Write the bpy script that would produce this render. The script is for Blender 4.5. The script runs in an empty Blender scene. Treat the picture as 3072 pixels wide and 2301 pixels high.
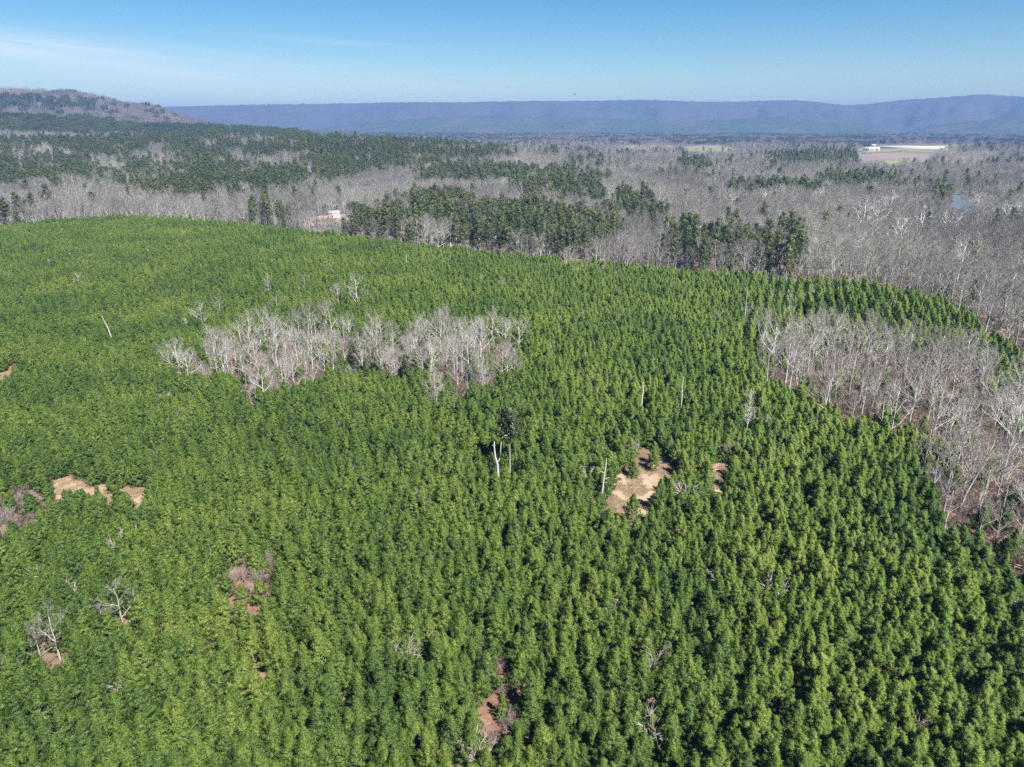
import bpy, math, random
import numpy as np
from mathutils import Vector

S = bpy.context.scene
COL = S.collection
R = math.radians

# ------------------------------------------------------------------ camera
CAM_H, PITCH, FPX, PW, PH = 75.0, R(20.1), 710.0, 1024.0, 767.0
cam = bpy.data.cameras.new('camera')
cam.sensor_width = 36.0
cam.lens = FPX / PW * 36.0
cam.clip_start, cam.clip_end = 0.5, 60000.0
camo = bpy.data.objects.new('camera', cam)
COL.objects.link(camo)
camo.location = (0, 0, CAM_H)
camo.rotation_euler = (math.pi / 2 - PITCH, 0, 0)
S.camera = camo

# ------------------------------------------------------------------ light
SUN_EL, SUN_AZ = R(52), R(145)          # azimuth clockwise from the view direction (+Y): behind, to the right
world = bpy.data.worlds.new('World')
S.world = world
world.use_nodes = True
wn, wl = world.node_tree.nodes, world.node_tree.links
wn.clear()
w_out = wn.new('ShaderNodeOutputWorld')
w_bg = wn.new('ShaderNodeBackground')
w_bg.inputs['Strength'].default_value = 0.05
sky = wn.new('ShaderNodeTexSky')
sky.sky_type = 'NISHITA'
sky.sun_disc = False
sky.sun_elevation = SUN_EL
sky.sun_rotation = SUN_AZ
sky.altitude = 100
sky.air_density = 1.0
sky.dust_density = 0.2
sky.ozone_density = 3.0
# thin cirrus, laid out by direction
tc = wn.new('ShaderNodeTexCoord')
sep = wn.new('ShaderNodeSeparateXYZ')
wl.new(tc.outputs['Generated'], sep.inputs[0])


def wmath(op, a, b=None, clamp=False):
    n = wn.new('ShaderNodeMath')
    n.operation = op
    n.use_clamp = clamp
    for k, v in enumerate((a, b)):
        if v is None:
            continue
        if isinstance(v, (int, float)):
            n.inputs[k].default_value = v
        else:
            wl.new(v, n.inputs[k])
    return n.outputs[0]


az = wmath('ARCTAN2', sep.outputs['X'], sep.outputs['Y'])
el = wmath('ARCSINE', sep.outputs['Z'])


def blob(a0, e0, sa, se, tilt):
    da = wmath('SUBTRACT', az, a0)
    de = wmath('SUBTRACT', wmath('SUBTRACT', el, e0), wmath('MULTIPLY', da, tilt))
    q = wmath('ADD', wmath('POWER', wmath('DIVIDE', da, sa), 2.0), wmath('POWER', wmath('DIVIDE', de, se), 2.0))
    return wmath('POWER', 2.718, wmath('MULTIPLY', q, -1.0))


cmb = wn.new('ShaderNodeCombineXYZ')
wl.new(wmath('MULTIPLY', az, 2.2), cmb.inputs[0])
wl.new(wmath('MULTIPLY', wmath('ADD', el, wmath('MULTIPLY', az, 0.09)), 34.0), cmb.inputs[1])
nz = wn.new('ShaderNodeTexNoise')
nz.inputs['Scale'].default_value = 1.6
nz.inputs['Detail'].default_value = 7.0
nz.inputs['Roughness'].default_value = 0.6
nz.inputs['Distortion'].default_value = 0.7
wl.new(cmb.outputs[0], nz.inputs['Vector'])
streak = wmath('MULTIPLY', wmath('SUBTRACT', nz.outputs['Fac'], 0.30, True), 2.6, True)
bl = wmath('ADD', wmath('MULTIPLY', blob(-0.62, 0.083, 0.26, 0.015, -0.06), 0.8),
           wmath('ADD', wmath('MULTIPLY', blob(-0.30, 0.045, 0.35, 0.020, -0.02), 0.35),
                 wmath('MULTIPLY', blob(-0.24, 0.096, 0.10, 0.004, -0.05), 0.16)))
cl = wmath('MULTIPLY', bl, wmath('ADD', wmath('MULTIPLY', streak, 0.9), 0.08), True)
cl = wmath('MULTIPLY', cl, 1.0)
mixc = wn.new('ShaderNodeMix')
mixc.data_type = 'RGBA'
wl.new(cl, mixc.inputs['Factor'])
hs = wn.new('ShaderNodeHueSaturation')
hs.inputs['Saturation'].default_value = 1.5
hs.inputs['Value'].default_value = 0.57
wl.new(sky.outputs[0], hs.inputs['Color'])
wl.new(hs.outputs[0], mixc.inputs[6])
mixc.inputs[7].default_value = (5.2, 5.3, 5.4, 1)
wl.new(mixc.outputs[2], w_bg.inputs['Color'])
wl.new(w_bg.outputs[0], w_out.inputs['Surface'])

sun = bpy.data.lights.new('sun', 'SUN')
sun.energy = 5.0
sun.angle = R(0.55)
sun.color = (1.0, 0.95, 0.85)
suno = bpy.data.objects.new('sun', sun)
COL.objects.link(suno)
sd = Vector((math.sin(SUN_AZ) * math.cos(SUN_EL), math.cos(SUN_AZ) * math.cos(SUN_EL), math.sin(SUN_EL)))
suno.rotation_euler = sd.to_track_quat('Z', 'Y').to_euler()
suno.location = (300, -100, 600)

S.view_settings.view_transform = 'Standard'
S.view_settings.look = 'None'
S.view_settings.gamma = 1.0
S.view_settings.use_curve_mapping = False
S.view_settings.exposure = 2.05
S.render.engine = 'CYCLES'
S.render.filter_size = 1.2
cy = S.cycles
cy.use_denoising = False
cy.max_bounces = 8
cy.diffuse_bounces = 6
cy.glossy_bounces = 2
cy.transmission_bounces = 5
cy.transparent_max_bounces = 8
cy.volume_bounces = 0
cy.use_adaptive_sampling = False
cy.caustics_reflective = False
cy.caustics_refractive = False

# ------------------------------------------------------------------ helpers
rng = np.random.default_rng(11)
ct, st = math.cos(PITCH), math.sin(PITCH)


def vnoise(x, y, seed=0):
    """smooth value noise in 0..1 over the plane"""
    x = np.asarray(x, float)
    y = np.asarray(y, float)
    xi, yi = np.floor(x).astype(np.int64), np.floor(y).astype(np.int64)
    fx, fy = x - xi, y - yi
    fx, fy = fx * fx * (3 - 2 * fx), fy * fy * (3 - 2 * fy)

    def hsh(a, b):
        n = (a * 374761393 + b * 668265263 + seed * 974634777) & 0x7fffffff
        n = ((n ^ (n >> 13)) * 1274126177) & 0x7fffffff
        return ((n ^ (n >> 16)) & 0xffff) / 65535.0
    return ((hsh(xi, yi) * (1 - fx) + hsh(xi + 1, yi) * fx) * (1 - fy)
            + (hsh(xi, yi + 1) * (1 - fx) + hsh(xi + 1, yi + 1) * fx) * fy)


def fnoise(x, y, seed=0, o=4):
    s, a, t = 0, 1.0, 0
    for k in range(o):
        s = s + a * vnoise(np.asarray(x) * 2 ** k + 17.3 * k, np.asarray(y) * 2 ** k - 9.1 * k, seed + k)
        t += a
        a *= 0.5
    return s / t


def sstep(a, b, x):
    t = np.clip((np.asarray(x, float) - a) / (b - a), 0, 1)
    return t * t * (3 - 2 * t)


def h_ground(x, y):
    x = np.asarray(x, float)
    y = np.asarray(y, float)
    h = 2.2 * np.sin(x / 95 + 0.6) * np.sin(y / 120 + 1.0) * sstep(60, 260, np.hypot(x, y))
    # wooded rise on the left, beyond the plantation
    h = h + 38 * np.exp(-((y - 1520) / 430) ** 2) * sstep(40, -420, x) * (0.72 + 0.45 * fnoise(x / 420, y / 420, 5, 2))
    h = h + 16 * np.exp(-((y - 1350) / 260) ** 2) * np.exp(-((x + 40) / 260) ** 2)
    h = h + 17 * np.exp(-((x - 865) / 230) ** 2 - ((y - 1690) / 190) ** 2)      # the farm stands on a low rise
    # broad swells of the valley floor
    h = h + 9 * (fnoise(x / 900, y / 900, 9, 2) - 0.5) * sstep(900, 1800, y)
    return h


def pix_angles(u, v):
    """azimuth and elevation of a photograph pixel"""
    dx, dy = (u - PW / 2) / FPX, (PH / 2 - v) / FPX
    d = Vector((dx, ct + dy * st, -st + dy * ct)).normalized()
    return math.atan2(d.x, d.y), math.asin(d.z), d


def G(u, v, z=0.0):
    """the ground point seen at a photograph pixel, where what is seen stands z above the ground"""
    d = pix_angles(u, v)[2]
    t = np.linspace(20, 9000, 6000)
    zz = CAM_H + d.z * t - h_ground(d.x * t, d.y * t) - z
    k = np.argmax(zz < 0)
    if zz[k] >= 0:
        k = len(t) - 1
    a, b = zz[max(k - 1, 0)], zz[k]
    tt = t[max(k - 1, 0)] + (t[k] - t[max(k - 1, 0)]) * (a / (a - b) if a != b else 0)
    return (d.x * tt, d.y * tt)


def GP(pts, z=0.0):
    return np.array([G(u, v, z) for u, v in pts])


def GC(pts, top=4.2):
    vs = [v for _, v in pts]
    mid = (min(vs) + max(vs)) / 2
    return np.array([G(u, v, top if v > mid else 0.0) for u, v in pts])


def inside(poly, x, y):
    c = np.zeros(np.shape(x), bool)
    n = len(poly)
    j = n - 1
    for i in range(n):
        xi, yi = poly[i]
        xj, yj = poly[j]
        with np.errstate(divide='ignore', invalid='ignore'):
            c ^= ((yi > y) != (yj > y)) & (x < (xj - xi) * (y - yi) / (yj - yi + 1e-12) + xi)
        j = i
    return c


def project(x, y, z):
    rx, ry, rz = x, y, z - CAM_H
    dep = ry * ct - rz * st
    up = ry * st + rz * ct
    return PW / 2 + FPX * rx / dep, PH / 2 - FPX * up / dep, dep


def unit(v):
    return v / (np.linalg.norm(v, axis=-1, keepdims=True) + 1e-9)


def setp(o, label=None, cat=None, group=None, kind=None):
    for k, v in (('label', label), ('category', cat), ('group', group), ('kind', kind)):
        if v:
            o[k] = v
    return o


class MB:
    """a triangle soup with a material index and a tone per face"""

    shaded = False

    def __init__(self):
        self.v, self.f, self.m, self.t, self.n = [], [], [], [], 0
        self.nv = []

    def add(self, v, f, m=0, t=0.5, nv=None):
        v = np.asarray(v, float).reshape(-1, 3)
        self.nv.append(np.zeros_like(v) if nv is None else nv)
        f = np.asarray(f, int).reshape(-1, 3)
        self.v.append(v)
        self.f.append(f + self.n)
        self.m.append(np.full(len(f), m))
        self.t.append(np.broadcast_to(np.asarray(t, float), (len(f),)))
        self.n += len(v)

    def tube(self, pts, rad, sides=4, m=0, t=0.5, cap=True):
        pts = np.asarray(pts, float)
        n = len(pts)
        d = np.gradient(pts, axis=0)
        d /= np.linalg.norm(d, axis=1)[:, None] + 1e-9
        ref = np.where(np.abs(d[:, 2:3]) > 0.9, [[1.0, 0, 0]], [[0, 0, 1.0]])
        a = np.cross(d, ref)
        a /= np.linalg.norm(a, axis=1)[:, None] + 1e-9
        b = np.cross(d, a)
        th = np.arange(sides) * 2 * math.pi / sides
        ring = pts[:, None] + np.asarray(rad, float)[:, None, None] * (a[:, None] * np.cos(th)[None, :, None] + b[:, None] * np.sin(th)[None, :, None])
        v = ring.reshape(-1, 3)
        f = []
        for i in range(n - 1):
            for k in range(sides):
                k2 = (k + 1) % sides
                p, q, r, s = i * sides + k, i * sides + k2, (i + 1) * sides + k2, (i + 1) * sides + k
                f += [(p, q, r), (p, r, s)]
        if cap and sides > 2:
            for k in range(1, sides - 1):
                f.append(((n - 1) * sides, (n - 1) * sides + k, (n - 1) * sides + k + 1))
                f.append((0, k + 1, k))
        self.add(v, f, m, t, (ring - pts[:, None]).reshape(-1, 3))

    def blades(self, p, d, length, width, m=0, t=0.5, rg=rng):
        """needle or twig blades: one narrow triangle each"""
        p = np.asarray(p, float)
        d = np.asarray(d, float)
        n = len(p)
        rv = rg.normal(size=(n, 3))
        s = np.cross(d, rv)
        s /= np.linalg.norm(s, axis=1)[:, None] + 1e-9
        length = np.broadcast_to(length, (n,))[:, None]
        width = np.broadcast_to(width, (n,))[:, None]
        v = np.stack([p - s * width / 2, p + s * width / 2, p + d * length], axis=1).reshape(-1, 3)
        self.add(v, np.arange(3 * n).reshape(-1, 3), m, t)

    def leaves(self, p, d, length, width, m=0, t=0.5, rg=rng, nrm=None):
        """spindle leaves of two triangles, widest in the middle"""
        p = np.asarray(p, float)
        d = np.asarray(d, float)
        n = len(p)
        rv = rg.normal(size=(n, 3))
        if nrm is not None:
            rv = nrm + rv * 0.30
        s = -np.cross(d, rv)
        s /= np.linalg.norm(s, axis=1)[:, None] + 1e-9
        length = np.broadcast_to(length, (n,))[:, None]
        width = np.broadcast_to(width, (n,))[:, None]
        mid = p + d * length * 0.55
        v = np.stack([p, mid - s * width / 2, p + d * length, mid + s * width / 2], axis=1).reshape(-1, 3)
        k = np.arange(n)[:, None] * 4
        f = np.concatenate([k + [[0, 1, 2]], k + [[0, 2, 3]]])
        tt = np.broadcast_to(np.asarray(t, float), (n,))
        self.add(v, f, m, np.concatenate([tt, tt]), None if nrm is None else np.repeat(nrm, 4, 0))

    def box(self, c, s, m=0, rz=0.0, t=0.5):
        x, y, z = np.asarray(s, float) / 2
        v = np.array([(sx * x, sy * y, sz * z) for sx in (-1, 1) for sy in (-1, 1) for sz in (-1, 1)])
        cz, sz_ = math.cos(rz), math.sin(rz)
        v = np.stack([v[:, 0] * cz - v[:, 1] * sz_, v[:, 0] * sz_ + v[:, 1] * cz, v[:, 2]], 1) + np.asarray(c)
        q = [(0, 1, 3, 2), (4, 6, 7, 5), (0, 4, 5, 1), (2, 3, 7, 6), (0, 2, 6, 4), (1, 5, 7, 3)]
        f = []
        for a, b, c_, d in q:
            f += [(a, b, c_), (a, c_, d)]
        self.add(v, f, m, t)

    def merge(self, other, loc=(0, 0, 0), rz=0.0, sc=1.0):
        cz, sz = math.cos(rz), math.sin(rz)
        for v, f, m, t in zip(other.v, other.f, other.m, other.t):
            w = np.stack([v[:, 0] * cz - v[:, 1] * sz, v[:, 0] * sz + v[:, 1] * cz, v[:, 2]], 1) * sc + np.asarray(loc)
            self.v.append(w)
            self.m.append(m)
            self.t.append(t)
        for q in other.nv:
            self.nv.append(np.stack([q[:, 0] * cz - q[:, 1] * sz, q[:, 0] * sz + q[:, 1] * cz, q[:, 2]], 1))
        # faces of OTHER are numbered through all its chunks
        for f in other.f:
            self.f.append(f + self.n)
        self.n += other.n

    def mesh(self, name, mats, smooth=False):
        v = np.concatenate(self.v)
        f = np.concatenate(self.f)
        me = bpy.data.meshes.new(name)
        me.vertices.add(len(v))
        me.vertices.foreach_set('co', v.astype(np.float32).ravel())
        me.loops.add(len(f) * 3)
        me.loops.foreach_set('vertex_index', f.astype(np.int32).ravel())
        me.polygons.add(len(f))
        me.polygons.foreach_set('loop_start', np.arange(0, len(f) * 3, 3, dtype=np.int32))
        me.polygons.foreach_set('loop_total', np.full(len(f), 3, dtype=np.int32))
        for m in mats:
            me.materials.append(m)
        me.polygons.foreach_set('material_index', np.concatenate(self.m).astype(np.int32))
        me.update(calc_edges=True)
        a = me.attributes.new('tone', 'FLOAT', 'FACE')
        a.data.foreach_set('value', np.concatenate(self.t).astype(np.float32))
        if smooth:
            me.polygons.foreach_set('use_smooth', np.ones(len(f), bool))
        if self.shaded:
            nv = np.concatenate(self.nv)
            ln_ = np.linalg.norm(nv, axis=1)
            nv[ln_ < 1e-6] = (0, 0, 1)
            me.polygons.foreach_set('use_smooth', np.ones(len(f), bool))
            me.normals_split_custom_set_from_vertices(unit(nv).tolist())
        return me

    def obj(self, name, mats, parent=None, smooth=False):
        o = bpy.data.objects.new(name, self.mesh(name, mats, smooth))
        COL.objects.link(o)
        if parent is not None:
            o.parent = parent
        return o


def empty(name, loc, rz=0.0, sc=1.0):
    o = bpy.data.objects.new(name, None)
    COL.objects.link(o)
    o.location = loc
    o.rotation_euler = (0, 0, rz)
    o.scale = (sc, sc, sc) if isinstance(sc, (int, float)) else sc
    return o


# ------------------------------------------------------------------ materials
class NT:
    def __init__(self, name):
        self.mat = bpy.data.materials.new(name)
        self.mat.use_nodes = True
        self.n, self.l = self.mat.node_tree.nodes, self.mat.node_tree.links
        self.n.clear()
        self.out = self.n.new('ShaderNodeOutputMaterial')

    def noise(self, vec, scale, detail=4, rough=0.55, dim=None):
        n = self.n.new('ShaderNodeTexNoise')
        n.inputs['Scale'].default_value = scale
        n.inputs['Detail'].default_value = detail
        n.inputs['Roughness'].default_value = rough
        if vec is not None:
            self.l.new(vec, n.inputs['Vector'])
        return n.outputs['Fac']

    def ramp(self, fac, stops):
        r = self.n.new('ShaderNodeValToRGB')
        cr = r.color_ramp
        while len(cr.elements) < len(stops):
            cr.elements.new(0.5)
        for e, (p, c) in zip(cr.elements, stops):
            e.position = p
            e.color = (*c, 1) if len(c) == 3 else c
        self.l.new(fac, r.inputs['Fac'])
        return r.outputs['Color']

    def mix(self, fac, a, b, blend='MIX'):
        m = self.n.new('ShaderNodeMix')
        m.data_type = 'RGBA'
        m.blend_type = blend
        for s, v in ((m.inputs['Factor'], fac), (m.inputs[6], a), (m.inputs[7], b)):
            if isinstance(v, (int, float)):
                s.default_value = v
            elif isinstance(v, tuple):
                s.default_value = (*v, 1)
            else:
                self.l.new(v, s)
        return m.outputs[2]

    def math(self, op, a, b=0.0, clamp=False):
        m = self.n.new('ShaderNodeMath')
        m.operation = op
        m.use_clamp = clamp
        for s, v in zip(m.inputs, (a, b)):
            if isinstance(v, (int, float)):
                s.default_value = v
            else:
                self.l.new(v, s)
        return m.outputs[0]

    def oinfo(self):
        return self.n.new('ShaderNodeObjectInfo')

    def tone(self):
        a = self.n.new('ShaderNodeAttribute')
        a.attribute_name = 'tone'
        return a.outputs['Fac']

    def pos(self):
        return self.n.new('ShaderNodeNewGeometry').outputs['Position']

    def obc(self):
        return self.n.new('ShaderNodeTexCoord').outputs['Object']

    def finish(self, col, rough=0.9, spec=0.2, trans=0.0, bump=None, bstr=0.3, bdist=0.1):
        p = self.n.new('ShaderNodeBsdfPrincipled')
        p.inputs['Roughness'].default_value = rough
        p.inputs['Specular IOR Level'].default_value = spec
        if isinstance(col, tuple):
            p.inputs['Base Color'].default_value = (*col, 1)
        else:
            self.l.new(col, p.inputs['Base Color'])
        if bump is not None:
            b = self.n.new('ShaderNodeBump')
            b.inputs['Strength'].default_value = bstr
            b.inputs['Distance'].default_value = bdist
            self.l.new(bump, b.inputs['Height'])
            self.l.new(b.outputs[0], p.inputs['Normal'])
        sh = p.outputs[0]
        if trans > 0:
            tr = self.n.new('ShaderNodeBsdfTranslucent')
            if isinstance(col, tuple):
                tr.inputs['Color'].default_value = (*col, 1)
            else:
                self.l.new(col, tr.inputs['Color'])
            ms = self.n.new('ShaderNodeMixShader')
            ms.inputs[0].default_value = trans
            self.l.new(sh, ms.inputs[1])
            self.l.new(tr.outputs[0], ms.inputs[2])
            sh = ms.outputs[0]
        self.l.new(sh, self.out.inputs['Surface'])
        return self.mat


def mat_needle(name, deep, mid, pale, nscale=0.012, trans=0.3, bright=1.0):
    n = NT(name)
    oi = n.oinfo()
    reg = n.noise(oi.outputs['Location'], nscale, 3, 0.6)
    f = n.math('ADD', n.math('MULTIPLY', n.math('SUBTRACT', reg, 0.5), 1.9), n.math('MULTIPLY', oi.outputs['Random'], 0.48))
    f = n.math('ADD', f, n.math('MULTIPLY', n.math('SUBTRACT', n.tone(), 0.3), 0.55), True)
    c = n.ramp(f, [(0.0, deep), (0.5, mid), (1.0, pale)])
    return n.finish(c, 0.5, 0.35, trans)


def mat_bark(name, a, b, c, nscale=0.01, rough=0.9):
    n = NT(name)
    oi = n.oinfo()
    reg = n.noise(oi.outputs['Location'], nscale, 3, 0.6)
    f = n.math('ADD', n.math('MULTIPLY', n.math('SUBTRACT', reg, 0.5), 1.6), n.math('MULTIPLY', oi.outputs['Random'], 0.6))
    f = n.math('ADD', f, n.math('MULTIPLY', n.noise(n.obc(), 2.5, 3), 0.35), True)
    col = n.ramp(f, [(0.1, a), (0.5, b), (0.95, c)])
    return n.finish(col, rough, 0.1)


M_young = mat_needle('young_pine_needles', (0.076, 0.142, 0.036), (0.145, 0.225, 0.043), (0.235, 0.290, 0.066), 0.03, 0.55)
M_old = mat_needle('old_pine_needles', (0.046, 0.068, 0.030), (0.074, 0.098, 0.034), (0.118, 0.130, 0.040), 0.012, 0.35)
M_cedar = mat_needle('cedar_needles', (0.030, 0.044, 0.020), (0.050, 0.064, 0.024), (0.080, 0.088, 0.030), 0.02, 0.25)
M_pbark = mat_bark('pine_bark', (0.10, 0.08, 0.07), (0.16, 0.13, 0.115), (0.22, 0.19, 0.17))
M_deadtwig = mat_bark('dead_twig_bark', (0.15, 0.13, 0.115), (0.21, 0.19, 0.17), (0.27, 0.25, 0.23))
def mat_limb(name, stops, nscale, k1, k2, contrast=2.2):
    """bark by the tree; limbs paler than twigs"""
    n = NT(name)
    oi = n.oinfo()
    reg = n.noise(oi.outputs['Location'], nscale, 4, 0.65)
    f = n.math('ADD', n.math('MULTIPLY', n.math('SUBTRACT', reg, 0.5), contrast), n.math('MULTIPLY', oi.outputs['Random'], 0.75), True)
    c = n.ramp(f, stops)
    c = n.mix(n.math('MULTIPLY', n.math('SUBTRACT', n.tone(), 0.2), 3.0, True), n.mix(1.0, c, k1, 'MULTIPLY'), n.mix(1.0, c, (k2, k2, k2), 'MULTIPLY'))
    return n.finish(c, 0.9, 0.1)


M_bare = mat_limb('pale_bark', [(0.0, (0.145, 0.132, 0.127)), (0.35, (0.199, 0.187, 0.181)), (0.6, (0.237, 0.233, 0.225)), (0.8, (0.215, 0.193, 0.181)), (1.0, (0.291, 0.289, 0.281))], 0.03, (0.80, 0.79, 0.79), 1.4)
M_wood = mat_limb('forest_bark', [(0.0, (0.092, 0.092, 0.089)), (0.25, (0.137, 0.136, 0.132)), (0.45, (0.158, 0.144, 0.139)), (0.6, (0.181, 0.180, 0.173)), (0.8, (0.167, 0.172, 0.139)), (1.0, (0.233, 0.236, 0.228))], 0.008, (0.86, 0.85, 0.85), 1.4, 2.8)
M_farwood = mat_limb('far_bark', [(0.0, (0.075, 0.066, 0.064)), (0.35, (0.115, 0.098, 0.094)), (0.6, (0.145, 0.130, 0.124)), (0.8, (0.130, 0.122, 0.098)), (1.0, (0.175, 0.162, 0.155))], 0.006, (0.9, 0.88, 0.88), 1.3)
M_white = mat_bark('white_bark', (0.42, 0.41, 0.395), (0.50, 0.49, 0.475), (0.57, 0.56, 0.545))
M_brush = mat_bark('brush_bark', (0.10, 0.078, 0.072), (0.14, 0.113, 0.106), (0.18, 0.155, 0.146), 0.03)
M_snag = mat_bark('weathered_wood', (0.20, 0.19, 0.18), (0.27, 0.26, 0.25), (0.36, 0.35, 0.335))

# ground
n = NT('forest_floor')
p = n.pos()
c = n.ramp(n.noise(p, 0.05, 5), [(0.3, (0.085, 0.062, 0.045)), (0.55, (0.125, 0.084, 0.058)), (0.75, (0.105, 0.088, 0.066))])
c = n.mix(n.math('MULTIPLY', n.noise(p, 1.3, 4), 0.5), c, (0.115, 0.078, 0.058))
far = n.ramp(n.noise(p, 0.004, 6, 0.6), [(0.35, (0.055, 0.06, 0.042)), (0.47, (0.095, 0.08, 0.076)), (0.62, (0.12, 0.098, 0.094)), (0.75, (0.14, 0.12, 0.105))])
ln = n.n.new('ShaderNodeVectorMath')
ln.operation = 'LENGTH'
n.l.new(p, ln.inputs[0])
ff = n.math('DIVIDE', n.math('SUBTRACT', ln.outputs['Value'], 330), 350, True)
c = n.mix(ff, c, far)
M_floor = n.finish(c, 0.95, 0.1, bump=n.noise(p, 1.6, 5), bstr=0.6, bdist=0.25)

n = NT('dry_clearing')
p = n.pos()
c = n.ramp(n.noise(p, 0.16, 5, 0.65), [(0.30, (0.15, 0.08, 0.055)), (0.42, (0.21, 0.15, 0.108)), (0.58, (0.26, 0.205, 0.15)), (0.75, (0.19, 0.16, 0.135))])
c = n.mix(n.math('MULTIPLY', n.noise(p, 2.5, 4, 0.7), 0.7), c, (0.12, 0.088, 0.062))
M_clear = n.finish(c, 0.95, 0.1, bump=n.noise(p, 3.0, 5), bstr=0.7, bdist=0.2)

n = NT('red_leaf_litter')
p = n.pos()
c = n.ramp(n.noise(p, 0.5, 5, 0.7), [(0.3, (0.075, 0.038, 0.028)), (0.5, (0.115, 0.062, 0.046)), (0.7, (0.135, 0.10, 0.08))])
M_red = n.finish(c, 0.95, 0.1, bump=n.noise(p, 4.0, 5), bstr=0.8, bdist=0.2)

n = NT('pasture')
p = n.pos()
c = n.ramp(n.noise(p, 0.012, 5, 0.65), [(0.3, (0.075, 0.09, 0.04)), (0.5, (0.11, 0.115, 0.06)), (0.7, (0.14, 0.125, 0.085))])
M_field = n.finish(c, 0.95, 0.1)

n = NT('farm_soil')
p = n.pos()
c = n.ramp(n.noise(p, 0.02, 5, 0.65), [(0.3, (0.145, 0.105, 0.09)), (0.7, (0.22, 0.175, 0.155))])
M_soil = n.finish(c, 0.95, 0.1)


def mat_hill(name, green, brown, warm, s1, lo, hi):
    n = NT(name)
    p = n.pos()
    mp = n.n.new('ShaderNodeMapping')
    mp.inputs['Scale'].default_value = (1, 1, 3.5)
    n.l.new(p, mp.inputs['Vector'])
    f = n.noise(mp.outputs[0], s1, 6, 0.6)
    c = n.mix(n.noise(p, s1 * 5, 4), brown, warm)
    c = n.mix(n.math('DIVIDE', n.math('SUBTRACT', f, lo), hi - lo, True), c, green)
    f2 = n.math('MULTIPLY', n.noise(p, 0.02, 3, 0.7), 0.6)
    c = n.mix(f2, c, (0.06, 0.05, 0.045))
    return n.finish(c, 1.0, 0.0)


M_mount = mat_hill('mountain_woods', (0.026, 0.038, 0.024), (0.066, 0.050, 0.046), (0.082, 0.062, 0.055), 0.0028, 0.50, 0.60)
M_foot = mat_hill('foothill_woods', (0.020, 0.036, 0.022), (0.034, 0.038, 0.027), (0.052, 0.046, 0.038), 0.003, 0.38, 0.5)
M_ridge = mat_hill('ridge_woods', (0.020, 0.030, 0.024), (0.034, 0.034, 0.033), (0.045, 0.042, 0.039), 0.0011, 0.50, 0.66)

n = NT('river_water')
p = n.pos()
M_water = n.finish((0.075, 0.10, 0.12), 0.15, 0.6, bump=n.noise(p, 0.35, 3), bstr=0.15, bdist=0.1)


def mat_plain(name, col, rough=0.6, spec=0.3, var=0.12, scale=0.8, bump=None):
    n = NT(name)
    p = n.obc()
    f = n.noise(p, scale, 4, 0.65)
    c = n.mix(f, tuple(x * (1 - var) for x in col), tuple(min(1, x * (1 + var)) for x in col))
    return n.finish(c, rough, spec)


M_siding = mat_plain('white_siding', (0.40, 0.40, 0.40), 0.6)
M_metalroof = mat_plain('pale_metal_roof', (0.30, 0.305, 0.315), 0.5, 0.3)
M_greyroof = mat_plain('grey_roof', (0.10, 0.10, 0.105), 0.7)
M_glass = mat_plain('dark_glass', (0.03, 0.035, 0.04), 0.15, 0.6)
M_dark = mat_plain('dark_opening', (0.05, 0.05, 0.05), 0.8)
M_feather = mat_plain('black_feathers', (0.02, 0.02, 0.02), 0.7)
M_drygrass = mat_plain('dry_grass_blades', (0.20, 0.15, 0.10), 0.9, 0.1, 0.3)

# ------------------------------------------------------------------ the land
def polar_sheet(name, r, th, zf, mat, smooth=True):
    rr, tt = np.meshgrid(r, th, indexing='ij')
    x, y = rr * np.sin(tt), rr * np.cos(tt)
    z = zf(x, y)
    nr, nt = rr.shape
    v = np.stack([x, y, z], -1).reshape(-1, 3)
    i, j = np.meshgrid(np.arange(nr - 1), np.arange(nt - 1), indexing='ij')
    a = (i * nt + j).ravel()
    q = np.stack([a, a + 1, a + nt + 1, a + nt], 1)
    f = np.concatenate([q[:, [0, 2, 1]], q[:, [0, 3, 2]]])
    mb = MB()
    mb.add(v, f)
    return mb.obj(name, [mat], None, smooth)


r_g = np.concatenate([[0.5], np.geomspace(8, 24000, 190)])
th_front = np.linspace(-math.pi, math.pi, 361)
setp(polar_sheet('ground', r_g, th_front, h_ground, M_floor),
     'brown leaf-strewn forest floor running out to the valley', 'ground', None, 'structure')


def sheet(name, poly, mat, lift, step, label, cat, wob=0.0, kind='structure'):
    """a patch of ground following the terrain, its outline frayed"""
    poly = np.asarray(poly)
    lo, hi = poly.min(0) - step, poly.max(0) + step
    xs, ys = np.arange(lo[0], hi[0] + step, step), np.arange(lo[1], hi[1] + step, step)
    cx, cyy = np.meshgrid(xs, ys, indexing='ij')
    nx = cx + (fnoise(cx / (wob * 2 + 1e-6), cyy / (wob * 2 + 1e-6), 31, 3) - 0.5) * wob * 2 if wob else cx
    ny = cyy + (fnoise(cx / (wob * 2 + 1e-6), cyy / (wob * 2 + 1e-6), 57, 3) - 0.5) * wob * 2 if wob else cyy
    keep = inside(poly, nx, ny)
    kc = keep[:-1, :-1] & keep[1:, :-1] & keep[:-1, 1:] & keep[1:, 1:]
    ii, jj = np.nonzero(kc)
    ny_ = len(ys)
    a = ii * ny_ + jj
    q = np.stack([a, a + ny_, a + ny_ + 1, a + 1], 1)
    used, inv = np.unique(q, return_inverse=True)
    q = inv.reshape(q.shape)
    x, y = cx.ravel()[used], cyy.ravel()[used]
    v = np.stack([x, y, h_ground(x, y) + lift], 1)
    mb = MB()
    mb.add(v, np.concatenate([q[:, [0, 1, 2]], q[:, [0, 2, 3]]]))
    return setp(mb.obj(name, [mat], None, True), label, cat, None, kind)


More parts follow.
